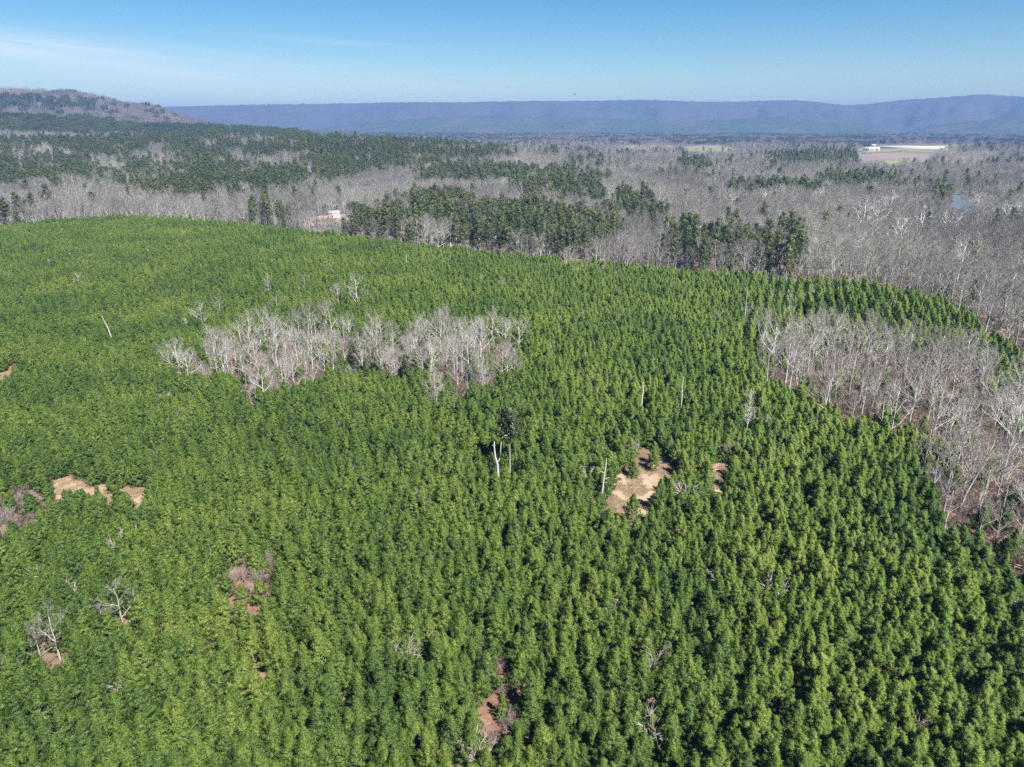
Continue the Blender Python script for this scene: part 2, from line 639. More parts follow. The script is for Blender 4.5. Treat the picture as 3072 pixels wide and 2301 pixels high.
P_clear1 = GC([(643, 453), (664, 456), (684, 478), (668, 488), (655, 500), (652, 516), (640, 520), (602, 512), (600, 498), (616, 480), (630, 466)])
P_clear2 = GC([(46, 483), (62, 479), (78, 480), (100, 485), (120, 489), (150, 488), (152, 493), (138, 503), (126, 499), (112, 495), (90, 499), (74, 493), (58, 492)])
P_clear3 = GC([(708, 474), (724, 462), (738, 468), (730, 480), (724, 496), (712, 496)])
P_red1 = GC([(214, 590), (230, 574), (262, 560), (276, 562), (275, 592), (262, 604), (240, 602), (222, 604)])
P_red2 = GC([(466, 668), (486, 654), (512, 660), (532, 690), (520, 706), (496, 702), (474, 690)])
P_red3 = GC([(484, 724), (500, 716), (512, 728), (506, 744), (488, 744)])
P_brush0 = GC([(-20, 498), (20, 494), (62, 500), (60, 520), (30, 530), (-20, 530)])
P_gapl = GP([(-10, 372), (18, 350), (22, 362), (10, 384), (-10, 392)], 3)
clear_specs = [
    (P_clear1, M_clear, 'tan dry-grass clearing with a small pine bush standing in it', 5),
    (P_clear2, M_clear, 'long narrow sandy clearing among pines near the left edge', 4),
    (P_clear3, M_clear, 'small reddish bare strip just right of the tan clearing', 2),
    (P_red1, M_red, 'gap in the pines covered in red fallen leaves', 2),
    (P_red2, M_red, 'rusty leaf-covered gap low in the middle of the plantation', 2),
    (P_red3, M_red, 'smaller rusty gap just below the larger rusty gap', 1.5),
]
for poly, mt, lab, wob in clear_specs:
    sheet('clearing', poly, mt, 0.06, 0.5, lab, 'clearing', wob)

P_river = GP([(948, 194), (958, 191), (972, 198), (980, 206), (978, 213), (968, 218), (954, 216), (948, 207)], 0)
sheet('river', P_river, M_water, 0.3, 4, 'short stretch of blue river water among bare riverside trees', 'river', 12)
P_fields = [
    GP([(684, 147), (700, 145.5), (722, 146), (740, 149), (728, 152.5), (700, 153), (684, 152)], 0),
    GP([(600, 146.5), (640, 145.5), (690, 146.5), (690, 149.5), (630, 150)], 0),
    GP([(854, 149), (878, 145.6), (985, 145.4), (992, 148), (950, 150.6), (900, 152), (858, 154.5)], 0),
    GP([(938, 160), (972, 158.5), (1000, 159.5), (985, 163.5), (945, 164.5)], 0),
    GP([(870, 162), (905, 160), (935, 162), (925, 166), (880, 167)], 0),
    GP([(-30, 136.5), (20, 135.5), (26, 138), (-30, 140)], 0),
]
for k, poly in enumerate(P_fields):
    sheet('field', poly, M_field, 0.5, 9, [
        'pale green field on the valley floor ringed by bare trees',
        'narrow green field left of the pale green field',
        'green and tan farm field around the long white barns',
        'green meadow strip below and right of the white barns',
        'olive meadow strip right below the white barns',
        'tan field beyond the pine ridge at the left edge'][k], 'field', 25)
P_farm = GP([(858, 148), (880, 145.8), (958, 145.8), (958, 149.6), (900, 150.8), (860, 152.4)], 0)
P_yard = GP([(308, 219), (318, 216), (345, 214), (366, 213), (366, 218), (335, 224), (312, 226)], 0)
sheet('yard', P_yard, M_soil, 0.15, 2, 'bare pinkish dirt yard around the two small white houses', 'yard', 6)
P_road = GP([(840, 151.6), (868, 147.6), (869, 148.4), (842, 152.6)], 0)
sheet('farm_road', P_road, M_soil, 0.7, 3, 'pale dirt farm road leading up to the white barns', 'road', 0)


# far high ground: built from the outline's bearings and elevations
def outline(pts, dist):
    a = [pix_angles(u, v)[:2] for u, v in pts]
    return np.array([q[0] for q in a]), np.array([CAM_H + math.tan(q[1]) * dist for q in a])


def add_hill(name, pts, d0, d1, d2, mat, label, spur, jitter, nr=60, nt=420, gamma=1.25, a_ext=0.12):
    A, Hh = outline(pts, d1)
    th = np.linspace(A[0] - a_ext, A[-1] + a_ext, nt)
    r = np.concatenate([np.linspace(d0, d1, nr), np.linspace(d1, d2, nr // 3)[1:]])

    def zf(x, y):
        rr, tt = np.hypot(x, y), np.arctan2(x, y)
        crest = np.interp(tt, A, Hh)
        for lim, s in ((A[0], -1), (A[-1], 1)):
            crest = crest * np.where((tt - lim) * s > 0, np.exp(-(((tt - lim) * s) / a_ext * 1.0) ** 2), 1)
        k = np.clip((rr - d0) / (d1 - d0), 0, 1) ** gamma
        back = 1 - 0.6 * np.clip((rr - d1) / (d2 - d1), 0, 1)
        sp = (fnoise(tt * spur[0], rr / (d1 - d0) * 1.2, 41, 3) - 0.5) * spur[1] * np.sin(np.pi * np.clip(k, 0, 1))
        jt = (vnoise(x / 28, y / 28, 77) - 0.5) * jitter * np.clip(k * 6, 0, 1)
        return crest * k * back + sp * np.clip(crest / 60, 0, 1) + jt - 6
    o = polar_sheet(name, r, th, zf, mat)
    setp(o, label, 'hill', None, 'structure')
    return zf, A, (d0, d1, d2), Hh


add_hill('ridge', [(-160, 106), (60, 106), (155, 107), (170, 106), (250, 104), (330, 103), (400, 101.5), (470, 101.5), (520, 100.5), (600, 100), (640, 99), (660, 99.5), (700, 101),
                   (735, 101), (770, 100), (795, 99.3), (820, 101.5), (845, 104.5), (868, 103.5), (900, 99.5), (940, 97), (975, 94), (990, 94), (1024, 96), (1100, 99), (1250, 104)],
         6700, 8200, 10300, M_ridge, 'long blue hazy ridge along the whole horizon', (30, 150), 8, nr=80, nt=700)
add_hill('foothill', [(300, 131), (350, 124), (410, 118), (450, 115), (500, 114.5), (560, 117), (620, 118), (680, 121), (740, 118), (790, 114.5), (830, 118), (880, 125), (905, 129)],
         5800, 6400, 7000, M_foot, 'low dark blue-green foothill in front of the long ridge', (40, 30), 10, nr=30, nt=400, gamma=0.9, a_ext=0.03)
add_hill('foothill', [(905, 130), (930, 125), (960, 121), (990, 118.5), (1024, 116.5), (1080, 114), (1180, 118)],
         5600, 6200, 6900, M_foot, 'dark blue-green foothill at the right edge below the ridge', (40, 30), 10, nr=30, nt=200, gamma=0.9, a_ext=0.03)
z_mount, A_mount, D_mount, H_mount = add_hill('mountain', [(-260, 100), (-120, 94), (-40, 91), (0, 89.5), (25, 90.5), (45, 91.5), (65, 91), (85, 94), (105, 98), (125, 103.5), (140, 104.5), (150, 105), (165, 111), (180, 116), (195, 120.5), (212, 124.5), (232, 129), (258, 134)],
         2500, 3200, 4000, M_mount, 'brown and dark green wooded mountain at the left', (30, 60), 5, nr=70, nt=420, gamma=0.95, a_ext=0.02)
z_foot, A_foot, D_foot, H_foot = add_hill('hill', [(-260, 116), (-60, 116), (0, 116.5), (35, 117), (60, 121), (100, 124), (150, 126), (200, 127), (240, 129), (280, 131.5), (310, 134)],
         1950, 2250, 2500, M_foot, 'low dark green pine hill at the foot of the brown mountain', (30, 14), 4, nr=34, nt=300, gamma=0.9, a_ext=0.02)

# ------------------------------------------------------------------ tree prototypes
def young_pine(seed, H=8.0, rad=1.45, tuft=9, dens=1.0, base=0.14, lean=0.0):
    g = np.random.default_rng(seed)
    trunk, crown = MB(), MB()
    tp = np.linspace(0, 1, 9)
    bend = g.normal(size=2) * 0.25 + [lean, 0]
    tx = lambda t: np.stack([bend[0] * t ** 2, bend[1] * t ** 2, H * 0.97 * t], -1)
    trunk.tube(tx(tp), np.linspace(0.085, 0.012, 9), 6, 0)
    z = base * H
    tips, dirs, tones = [], [], []
    while z < 0.97 * H:
        t = z / H
        prof = rad * min(1.0, ((1 - t) / 0.82) ** 1.08) * (0.75 + 0.25 * min(1, t / 0.35))
        nb = g.integers(4, 7)
        a0 = g.uniform(0, 6.28)
        for k in range(nb):
            if g.random() < (0.10 if t > 0.35 else 0.3):
                continue
            a = a0 + k * 6.283 / nb + g.normal() * 0.25
            L = prof * g.uniform(0.45, 1.4) + 0.12
            up = 0.35 + 0.75 * t + g.normal() * 0.12
            d0 = np.array([math.cos(a), math.sin(a), up * 0.6])
            s = np.linspace(0, 1, 4)[:, None]
            o = tx(np.array([t]))[0]
            pts = o + d0 / np.linalg.norm(d0) * L * s + np.array([0, 0, 1.0]) * (L * 0.32 * s ** 2)
            crown.tube(pts, np.linspace(0.028, 0.008, 4) * (1.2 - 0.5 * t), 3, 1, 0.5, False)
            bare = g.random() < 0.08 and t < 0.75
            nt = max(2, int((3 + 3.4 * L) * dens))
            for q in range(nt):
                if bare:
                    break
                u = 1 - (q / nt) * 0.72 - g.uniform(0, 0.08)
                pt = o + d0 / np.linalg.norm(d0) * L * u + np.array([0, 0, 1.0]) * (L * 0.32 * u ** 2)
                if q:
                    side = g.normal(size=3) * [1, 1, 0.6]
                    pt = pt + unit(side) * g.uniform(0.05, 0.36) * min(1, L)
                ax = unit(d0 * 0.55 + np.array([0, 0, 0.75]) + g.normal(size=3) * 0.3)
                tips.append(pt)
                dirs.append(ax)
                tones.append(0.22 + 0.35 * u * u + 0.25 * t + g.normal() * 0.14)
        z += H * g.uniform(0.045, 0.07) * (1.0 if t < 0.7 else 0.8)
    for k in range(11):
        tips.append(tx(np.array([0.90 + 0.012 * k]))[0] + g.normal(size=3) * 0.07)
        dirs.append(np.array([0, 0, 1.0]) + g.normal(size=3) * 0.15)
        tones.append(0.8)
    tips, dirs, tones = np.array(tips), unit(np.array(dirs)), np.array(tones)
    P = np.repeat(tips, tuft, 0)
    D = np.repeat(dirs, tuft, 0)
    T = np.repeat(tones, tuft, 0)
    dv = unit(D * 0.95 + g.normal(size=P.shape) * 0.52)
    axis = tx(np.clip(P[:, 2] / (H * 0.97), 0, 1))
    outw = unit((P - axis) * [1, 1, 0] + [0, 0, 0.45])
    nrm = unit(outw * 0.62 + dv * 0.5 + g.normal(size=P.shape) * 0.42)
    crown.shaded = True
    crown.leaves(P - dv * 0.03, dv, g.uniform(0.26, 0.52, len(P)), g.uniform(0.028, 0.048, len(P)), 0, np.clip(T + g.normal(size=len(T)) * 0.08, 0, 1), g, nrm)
    return trunk, crown


def old_pine(seed, H=20.0, rad=3.3, lo=0.5, leaf=1.0, conical=0.0):
    g = np.random.default_rng(seed)
    trunk, crown = MB(), MB()
    bend = g.normal(size=2) * 0.5
    tx = lambda t: np.stack([bend[0] * t ** 2, bend[1] * t ** 2, H * 0.96 * t], -1)
    tp = np.linspace(0, 1, 8)
    trunk.tube(tx(tp), np.linspace(0.24, 0.04, 8), 6, 0)
    tips, tones, rads = [], [], []
    nbr = 30
    for k in range(nbr):
        t = lo + (0.99 - lo) * ((k + g.random()) / nbr)
        w = (t - lo) / (1 - lo)
        dome = math.sqrt(max(0.04, 1 - (1.25 * w - 0.25) ** 2)) * (1 - conical) + conical * (1.05 - w)
        L = rad * dome * g.uniform(0.6, 1.15)
        a = k * 2.4 + g.normal() * 0.4
        d0 = unit(np.array([math.cos(a), math.sin(a), 0.15 + 0.7 * w + g.normal() * 0.12]))
        o = tx(np.array([t]))[0]
        s = np.linspace(0, 1, 3)[:, None]
        crown.tube(o + d0 * L * s, np.linspace(0.07, 0.02, 3), 3, 1, 0.5, False)
        for q in range(5):
            u = 1 - q * 0.17
            tips.append(o + d0 * L * u + g.normal(size=3) * [0.35, 0.35, 0.2])
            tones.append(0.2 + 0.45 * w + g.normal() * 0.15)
            rads.append(g.uniform(0.45, 0.85))
    for k in range(4):
        if g.random() < 0.7:
            t = g.uniform(min(0.25, lo * 0.5), lo)
            a = g.uniform(0, 6.28)
            o = tx(np.array([t]))[0]
            crown.tube(np.array([o, o + [math.cos(a) * 1.2, math.sin(a) * 1.2, 0.1]]), [0.03, 0.008], 3, 1, 0.5, False)
    tips, tones, rads = np.array(tips), np.array(tones), np.array(rads)
    m = 13
    P = np.repeat(tips, m, 0)
    T = np.repeat(tones, m, 0)
    Rr = np.repeat(rads, m, 0)
    dv = unit(g.normal(size=P.shape) + [0, 0, 0.35])
    axis = tx(np.clip(P[:, 2] / (H * 0.96), 0, 1))
    outw = unit((P - axis) * [1, 1, 0] + [0, 0, 0.9])
    crown.shaded = True
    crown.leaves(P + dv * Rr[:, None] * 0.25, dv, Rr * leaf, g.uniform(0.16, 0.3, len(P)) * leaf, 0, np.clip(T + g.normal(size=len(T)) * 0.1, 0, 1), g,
                 unit(outw * 0.6 + dv * 0.6 + g.normal(size=P.shape) * 0.25))
    return trunk, crown


def bare_tree(seed, H=15.0, spread=1.0, fork=0.35, limbs=9, twigs=6, tw=0.03, thick=1.0, lean=0.0, sub=5, small=4, narrow=1.0):
    g = np.random.default_rng(seed)
    trunk, crown = MB(), MB()
    Lt = H * 0.8
    n = 8
    s = np.linspace(0, 1, n)
    wob = np.cumsum(g.normal(size=(n, 2)) * 0.022 * H * 0.35, 0) * s[:, None]
    pts = np.stack([wob[:, 0] + lean * H * s ** 1.4, wob[:, 1], Lt * s], 1)
    r0 = 0.0125 * H * thick
    rad = r0 * (1 - 0.85 * s) + 0.01
    trunk.tube(pts, rad, 6, 0)
    TP, TD, TL = [], [], []

    def path(o, d, L, k, wobble, trop):
        out = [o]
        p, q = o.copy(), d.copy()
        for _ in range(k):
            q = unit(q + g.normal(size=3) * wobble + np.array([0, 0, trop]))
            p = p + q * L / k
            out.append(p.copy())
        return np.array(out), q

    for i in range(limbs):
        t = fork + (1 - fork) * (i + g.random()) / limbs
        o = np.array([np.interp(t, s, pts[:, c]) for c in range(3)])
        a = i * 2.4 + g.normal() * 0.4
        L = H * (0.40 - 0.22 * (t - fork) / (1 - fork)) * g.uniform(0.7, 1.2) * spread
        el = g.uniform(0.35, 0.9) + 0.5 * t
        d = unit(np.array([math.cos(a) * narrow, math.sin(a) * narrow, el]))
        rl = np.interp(t, s, rad) * 0.62
        lp, _ = path(o, d, L, 4, 0.16, 0.10)
        crown.tube(lp, np.linspace(rl, rl * 0.25, 5), 4, 0, 0.5, False)
        for j in range(sub):
            u = 0.3 + 0.7 * (j + g.random()) / sub
            ob = np.array([np.interp(u * 4, np.arange(5), lp[:, c]) for c in range(3)])
            db = unit(lp[-1] - lp[0]) + g.normal(size=3) * 0.55 + [0, 0, 0.25]
            Lb = L * 0.48 * g.uniform(0.6, 1.2) * (1.15 - 0.4 * u)
            bp, _ = path(ob, unit(db), Lb, 3, 0.2, 0.1)
            crown.tube(bp, np.linspace(rl * 0.42, rl * 0.12, 4), 3, 0, 0.5, False)
            for q in range(small):
                w = 0.25 + 0.75 * (q + g.random()) / small
                oc = np.array([np.interp(w * 3, np.arange(4), bp[:, c]) for c in range(3)])
                dc = unit(unit(bp[-1] - bp[0]) + g.normal(size=3) * 0.6 + [0, 0, 0.2])
                Lc = Lb * 0.6 * g.uniform(0.6, 1.2)
                e = oc + dc * Lc
                crown.blades(oc[None], dc[None], Lc, 0.05, 0, 0.4, g)
                for _ in range(twigs):
                    x = g.uniform(0.2, 1.0)
                    TP.append(oc + (e - oc) * x)
                    TD.append(dc + g.normal(size=3) * 0.55 + [0, 0, 0.15])
                    TL.append(g.uniform(0.05, 0.10) * H * 0.75)
    if TP:
        TL = np.array(TL)
        crown.blades(np.array(TP), unit(np.array(TD)), TL, tw, 0, 0.2, g)
    return trunk, crown


def brush(seed, H=2.2, W=1.3, stems=16, tw=0.03):
    g = np.random.default_rng(seed)
    b = MB()
    P, D, L = [], [], []
    for k in range(stems):
        a = g.uniform(0, 6.28)
        o = np.array([g.normal() * 0.15 * W, g.normal() * 0.15 * W, 0])
        d = unit(np.array([math.cos(a) * W * 0.5, math.sin(a) * W * 0.5, H * 0.8]) + g.normal(size=3) * 0.2)
        ln = H * g.uniform(0.6, 1.1)
        b.tube(np.array([o, o + d * ln * 0.55, o + d * ln + g.normal(size=3) * 0.1]), [0.03, 0.02, 0.006], 3, 0, 0.5, False)
        for _ in range(26):
            u = g.uniform(0.25, 1.0)
            P.append(o + d * ln * u)
            D.append(d + g.normal(size=3) * 0.5)
            L.append(H * g.uniform(0.12, 0.35))
    b.blades(np.array(P), unit(np.array(D)), np.array(L), tw, 0, 0.4, g)
    return b


def joined(tr, cr):
    """one mesh: the crown's materials are (main, bark); the trunk takes bark"""
    m = MB()
    t2 = MB()
    for v, f, mm, t in zip(tr.v, tr.f, tr.m, tr.t):
        t2.v.append(v); t2.f.append(f); t2.m.append(np.full(len(f), 1)); t2.t.append(t)
    t2.n = tr.n
    t2.nv = tr.nv
    m.shaded = cr.shaded
    m.merge(t2)
    m.merge(cr)
    return m


def proto(name, mb, mats):
    return bpy.data.objects.new(name, mb.mesh(name, mats))      # kept out of the scene; used by the scatters


Y = [young_pine(100 + k, 6.7 * (0.88 + 0.08 * (k % 4)), 1.74 + 0.2 * (k % 3), 22, 1.5, 0.02 + 0.02 * (k % 3)) for k in range(12)]
Y_split = [(t.mesh('trunk', [M_pbark]), c.mesh('crown', [M_young, M_deadtwig])) for t, c in Y]
Y_one = [proto('young_pine_form', joined(t, c), [M_young, M_pbark]) for t, c in Y]
O = [old_pine(200 + k, 18 + 1.5 * (k % 4), 2.7 + 0.45 * (k % 3), (0.34, 0.42, 0.50)[k % 3]) for k in range(6)]
O_split = [(t.mesh('trunk', [M_pbark]), c.mesh('crown', [M_old, M_pbark])) for t, c in O]
O_one = [proto('old_pine_form', joined(t, c), [M_old, M_pbark]) for t, c in O]
C = [old_pine(240 + k, 9.0, 2.1, 0.10, 0.85, 0.75) for k in range(3)]
C_split = [(t.mesh('trunk', [M_pbark]), c.mesh('crown', [M_cedar, M_pbark])) for t, c in C]
C_one = [proto('cedar_form', joined(t, c), [M_cedar, M_pbark]) for t, c in C]
B = [bare_tree(300 + k, 15.0, 1.12 + 0.14 * (k % 3), 0.26 + 0.08 * (k % 3), 8 + k % 4, 5, 0.03, 1.25, 0.0, 5, 4, (1.0, 0.8, 0.65)[k % 3]) for k in range(9)]
B_split = [(t.mesh('trunk', [M_bare]), c.mesh('crown', [M_bare])) for t, c in B]
F = [bare_tree(340 + k, 18.0, 1.0 + 0.1 * (k % 3), 0.3 + 0.06 * (k % 3), 10, 6, 0.038, 1.4, 0.0, 5, 4, (1.0, 0.8)[k % 2]) for k in range(6)]
F_split = [(t.mesh('trunk', [M_wood]), c.mesh('crown', [M_wood])) for t, c in F]
F_one = [proto('forest_tree_form', joined(t, c), [M_wood, M_wood]) for t, c in F]
B_one = [proto('bare_tree_form', joined(t, c), [M_bare, M_bare]) for t, c in B]
W = [bare_tree(380 + k, 21.0, 1.15, 0.3, 8, 3, 0.04, 1.35, 0.04, 4, 3) for k in range(3)]
W_split = [(t.mesh('trunk', [M_white]), c.mesh('crown', [M_white])) for t, c in W]
BR = [brush(400 + k, 2.4, 1.6) for k in range(4)]
BR_one = [proto('brush_form', b, [M_brush]) for b in BR]
BG_one = [proto('grey_brush_form', brush(420 + k, 2.6, 1.5, 14, 0.035), [M_deadtwig]) for k in range(3)]


U_one = [proto('undergrowth_form', brush(440 + k, 2.6, 1.7, 12, 0.05), [M_wood]) for k in range(4)]


def clump(seed, kind):
    g = np.random.default_rng(seed)
    m = MB()
    for k in range(8):
        a, r = k * 2.4 + g.normal() * 0.3, 11 * math.sqrt((k + 0.5) / 8)
        if kind == 'bare':
            t, c = bare_tree(seed * 10 + k, g.uniform(14, 20), 1.0, 0.3, 7, 3, 0.13, 1.3, 0.0, 3, 3)
        else:
            t, c = old_pine(seed * 10 + k, g.uniform(16, 21), 3.1, 0.4, 1.5)
        m.merge(joined(t, c), (r * math.cos(a), r * math.sin(a), 0), g.uniform(0, 6.28), 1.0)
    return m


CB_one = [proto('bare_wood_form', clump(50 + k, 'bare'), [M_farwood, M_farwood]) for k in range(3)]
CP_one = [proto('pine_wood_form', clump(60 + k, 'pine'), [M_old, M_pbark]) for k in range(3)]
gt = MB()
gg = np.random.default_rng(5)
gt.blades(gg.normal(size=(30, 3)) * [0.25, 0.25, 0], unit(gg.normal(size=(30, 3)) * [0.5, 0.5, 0.1] + [0, 0, 1]), gg.uniform(0.3, 0.8, 30), 0.035, 0, 0.5, gg)
GR_one = [proto('grass_form', gt, [M_drygrass])]


def scatter(name, protos, pts, yaw, scl, label, cat, zs=None, kind='stuff'):
    """ONE object: points that each carry a copy of one of the forms"""
    pts = np.asarray(pts, np.float32)
    me = bpy.data.meshes.new(name)
    me.vertices.add(len(pts))
    me.vertices.foreach_set('co', pts.ravel())
    a = me.attributes.new('turn', 'FLOAT_VECTOR', 'POINT')
    rv = np.zeros((len(pts), 3), np.float32)
    rv[:, 2] = yaw
    rv[:, 0] = rng.normal(size=len(pts)) * 0.05
    rv[:, 1] = rng.normal(size=len(pts)) * 0.05
    a.data.foreach_set('vector', rv.ravel())
    a = me.attributes.new('size', 'FLOAT_VECTOR', 'POINT')
    sv = np.repeat(np.asarray(scl, np.float32)[:, None], 3, 1).copy()
    sv[:, :2] *= rng.uniform(0.88, 1.18, (len(pts), 1))
    if zs is not None:
        sv[:, 2] *= zs
    a.data.foreach_set('vector', sv.ravel())
    a = me.attributes.new('form', 'INT', 'POINT')
    a.data.foreach_set('value', rng.integers(0, len(protos), len(pts)).astype(np.int32))
    o = bpy.data.objects.new(name, me)
    COL.objects.link(o)
    for pr in protos:
        for mt in pr.data.materials:
            if mt.name not in [x.name for x in me.materials]:
                me.materials.append(mt)
    ng = bpy.data.node_groups.new(name, 'GeometryNodeTree')
    ng.interface.new_socket(name='Geometry', in_out='INPUT', socket_type='NodeSocketGeometry')
    ng.interface.new_socket(name='Geometry', in_out='OUTPUT', socket_type='NodeSocketGeometry')
    N, L = ng.nodes, ng.links
    gi, go = N.new('NodeGroupInput'), N.new('NodeGroupOutput')
    ip = N.new('GeometryNodeInstanceOnPoints')
    g2i = N.new('GeometryNodeGeometryToInstance')
    for pr in protos:
        oi = N.new('GeometryNodeObjectInfo')
        oi.inputs['Object'].default_value = pr
        L.new(oi.outputs['Geometry'], g2i.inputs[0])
    L.new(gi.outputs[0], ip.inputs['Points'])
    L.new(g2i.outputs[0], ip.inputs['Instance'])
    ip.inputs['Pick Instance'].default_value = True
    for nm, dt, sock in (('form', 'INT', 'Instance Index'), ('turn', 'FLOAT_VECTOR', 'Rotation'), ('size', 'FLOAT_VECTOR', 'Scale')):
        na = N.new('GeometryNodeInputNamedAttribute')
        na.data_type = dt
        na.inputs['Name'].default_value = nm
        L.new(na.outputs['Attribute'], ip.inputs[sock])
    L.new(ip.outputs[0], go.inputs[0])
    md = o.modifiers.new('copies', 'NODES')
    md.node_group = ng
    return setp(o, label, cat, None, kind)


def place(x, y, dz=0.0):
    return np.stack([x, y, h_ground(x, y) + dz], 1)


def jgrid(x0, x1, y0, y1, s, j=0.45, g=rng):
    xs, ys = np.meshgrid(np.arange(x0, x1, s), np.arange(y0, y1, s), indexing='ij')
    x = xs.ravel() + g.uniform(-j, j, xs.size) * s
    y = ys.ravel() + g.uniform(-j, j, xs.size) * s
    return x, y


def in_wedge(x, y, margin=60.0, slope=0.80):
    return np.abs(x) < y * slope + margin


def tree_object(name, split, x, y, rz, sc, label, cat, group=None, z=None):
    """a tree as a thing of its own: an Empty at its foot with trunk and crown"""
    e = empty(name, (x, y, float(h_ground(x, y)) - 0.05 if z is None else z), rz, sc)
    setp(e, label, cat, group)
    for nm, me in zip(('trunk', 'crown'), split):
        o = bpy.data.objects.new(nm, me)
        COL.objects.link(o)
        o.parent = e
    return e


ONES = 'first second third fourth fifth sixth seventh eighth ninth tenth eleventh twelfth thirteenth fourteenth fifteenth sixteenth seventeenth eighteenth nineteenth'.split()
TENS = ' tw thir for fif six seven eigh nine'.split(' ')


def ordinal(i):
    """1 -> first, 42 -> forty-second"""
    if i < 20:
        return ONES[i - 1]
    t = TENS[i // 10]
    t = 'twent' if i // 10 == 2 else t + 't'
    return t + 'ieth' if i % 10 == 0 else t + 'y-' + ONES[i % 10 - 1]


def rank_labels(rows, said, bands, words_):
    """labels by rank: ROWS (object, u, v, looks) fall into BANDS from low in the photo upwards, and count from the left in each"""
    rows = sorted(rows, key=lambda r: -r[2])
    n = len(rows)
    for b_ in range(bands):
        part = sorted(rows[b_ * n // bands:(b_ + 1) * n // bands], key=lambda r: r[1])
        for i, (o, u, v, looks) in enumerate(part):
            o['label'] = said.format(looks=looks, band=words_[b_], nth=ordinal(i + 1))




def where(x, y, h):
    u, v, _ = project(x, y, float(h_ground(x, y)) + h)
    return f'{100 * u / PW:.0f}% across and {100 * v / PH:.0f}% down the photo'


# ------------------------------------------------------------------ the pine plantation
P_plant = np.concatenate([
    GP([(-220, 262), (-60, 232), (0, 225), (60, 220), (120, 216), (200, 219), (260, 225), (330, 232), (400, 242), (450, 248), (520, 254), (600, 261), (700, 269), (800, 275), (870, 280), (905, 288), (950, 300), (975, 313), (1000, 332), (1024, 356), (1120, 400)], 5.6),
    np.array([[330, 150], [330, -60], [-420, -60]])])
P_grove = GC([(183, 386), (183, 368), (205, 356), (240, 346), (280, 337), (330, 334), (380, 342), (430, 343), (480, 338), (526, 342), (522, 362), (498, 386), (466, 392), (442, 402), (424, 380), (388, 374), (348, 375), (294, 389), (262, 388), (249, 398), (238, 386), (211, 378)], 4.5)
P_right = np.concatenate([GP([(748, 362), (775, 354), (815, 351), (860, 354), (905, 362), (950, 374), (985, 388), (1024, 398), (1200, 430)]),
                          GP([(1200, 640), (1060, 590), (1010, 566), (985, 545), (958, 520), (938, 500), (914, 486), (920, 466), (934, 446), (928, 436), (896, 426), (840, 408), (800, 392), (768, 380)], 4.5)])
clearings = [P_clear1, P_clear2, P_clear3, P_red1, P_red2, P_red3, P_brush0, P_gapl]

def frayed(poly, x, y, w=7.0):
    return inside(poly, x + (fnoise(x / 9, y / 9, 61, 2) - 0.5) * 2 * w, y + (fnoise(x / 9, y / 9, 67, 2) - 0.5) * 2 * w)


ang = R(21.0)
ra, rb = np.array([math.sin(ang), math.cos(ang)]), np.array([math.cos(ang), -math.sin(ang)])
ia, ib = np.meshgrid(np.arange(-80, 820, 1.6), np.arange(-740, 600, 2.05), indexing='ij')
amp = 0.85 + 0.40 * sstep(0.35, 0.6, fnoise(ia / 90, ib / 90, 3, 2))
zone = sstep(0.29, 0.36, np.arctan2(ia * ra[0] + ib * rb[0], np.maximum(ia * ra[1] + ib * rb[1], 1))) * sstep(215, 245, ia)
amp = amp * (1 - 0.88 * zone)
ja = ia + rng.normal(size=ia.shape) * 0.8
jb = ib + rng.normal(size=ia.shape) * amp
px, py = (ja * ra[0] + jb * rb[0]).ravel(), (ja * ra[1] + jb * rb[1]).ravel()
keep = inside(P_plant, px, py) & in_wedge(px, py + 55, 45)
keep &= ~(frayed(P_grove, px, py) & (rng.random(px.size) > 0.12)) & ~(frayed(P_right, px, py) & (rng.random(px.size) > 0.07))
for c_, kp in zip(clearings, (0.05, 0.10, 0.03, 0.25, 0.35, 0.3, 0.08, 0.05)):
    keep &= ~(inside(c_, px, py) & (rng.random(px.size) > kp))
keep &= ~((zone.ravel() > 0.5) & (np.arange(ib.shape[1])[None, :].repeat(ib.shape[0], 0).ravel() % 2 == 0) & (rng.random(px.size) < 0.9))
SPOTS = [(498, 486), (601, 503), (115, 350), (510, 480), (641, 418), (680, 416), (743, 330), (746, 436), (124, 628), (62, 664), (42, 662), (305, 292), (332, 278), (339, 308), (358, 311), (81, 292), (221, 318), (204, 332), (269, 300)]
for u, v in SPOTS:                                            # room around the dead and bare trees that stand clear
    x, y = G(u, v)
    du = math.hypot(x, y)
    along, across = (px * x + py * y) / du - du, (px * y - py * x) / du
    keep &= ~((np.abs(across) < 1.9) & (along < 2.2) & (along > -5.5))
keep &= rng.random(px.size) > 0.03 + 0.16 * sstep(0.62, 0.75, fnoise(px / 14, py / 14, 21, 2))
px, py = px[keep], py[keep]
hs_ = 0.68 + 0.34 * fnoise(px / 32, py / 32, 13, 3) + rng.normal(size=px.size) * 0.145
hs_ = np.clip(hs_, 0.42, 1.2)
uu, vv, dd = project(px, py, h_ground(px, py) + 5.0 * hs_)
inframe = (uu > 4) & (uu < PW - 4) & (vv > 10) & (vv < PH - 6)
order = np.argsort(np.where(inframe, dd / (hs_ * 0.5 + 0.5), 1e9))[:290]
single = np.zeros(px.size, bool)
single[order] = True
ranked = []
for k in order:
    form = int(rng.integers(0, len(Y_split)))
    tall = 'tall' if hs_[k] > 0.94 else 'small' if hs_[k] < 0.74 else 'medium'
    o = tree_object('young_pine', Y_split[form], float(px[k]), float(py[k]), float(rng.uniform(0, 6.28)), float(hs_[k]),
                    None, 'pine tree', 'young pines in the nearest plantation rows')
    ranked.append((o, float(uu[k]), float(vv[k]), tall))
rank_labels(ranked, '{looks} green young pine, {band} band of crowns above the bottom edge, {nth} from left', 8, ONES)
rest = ~single
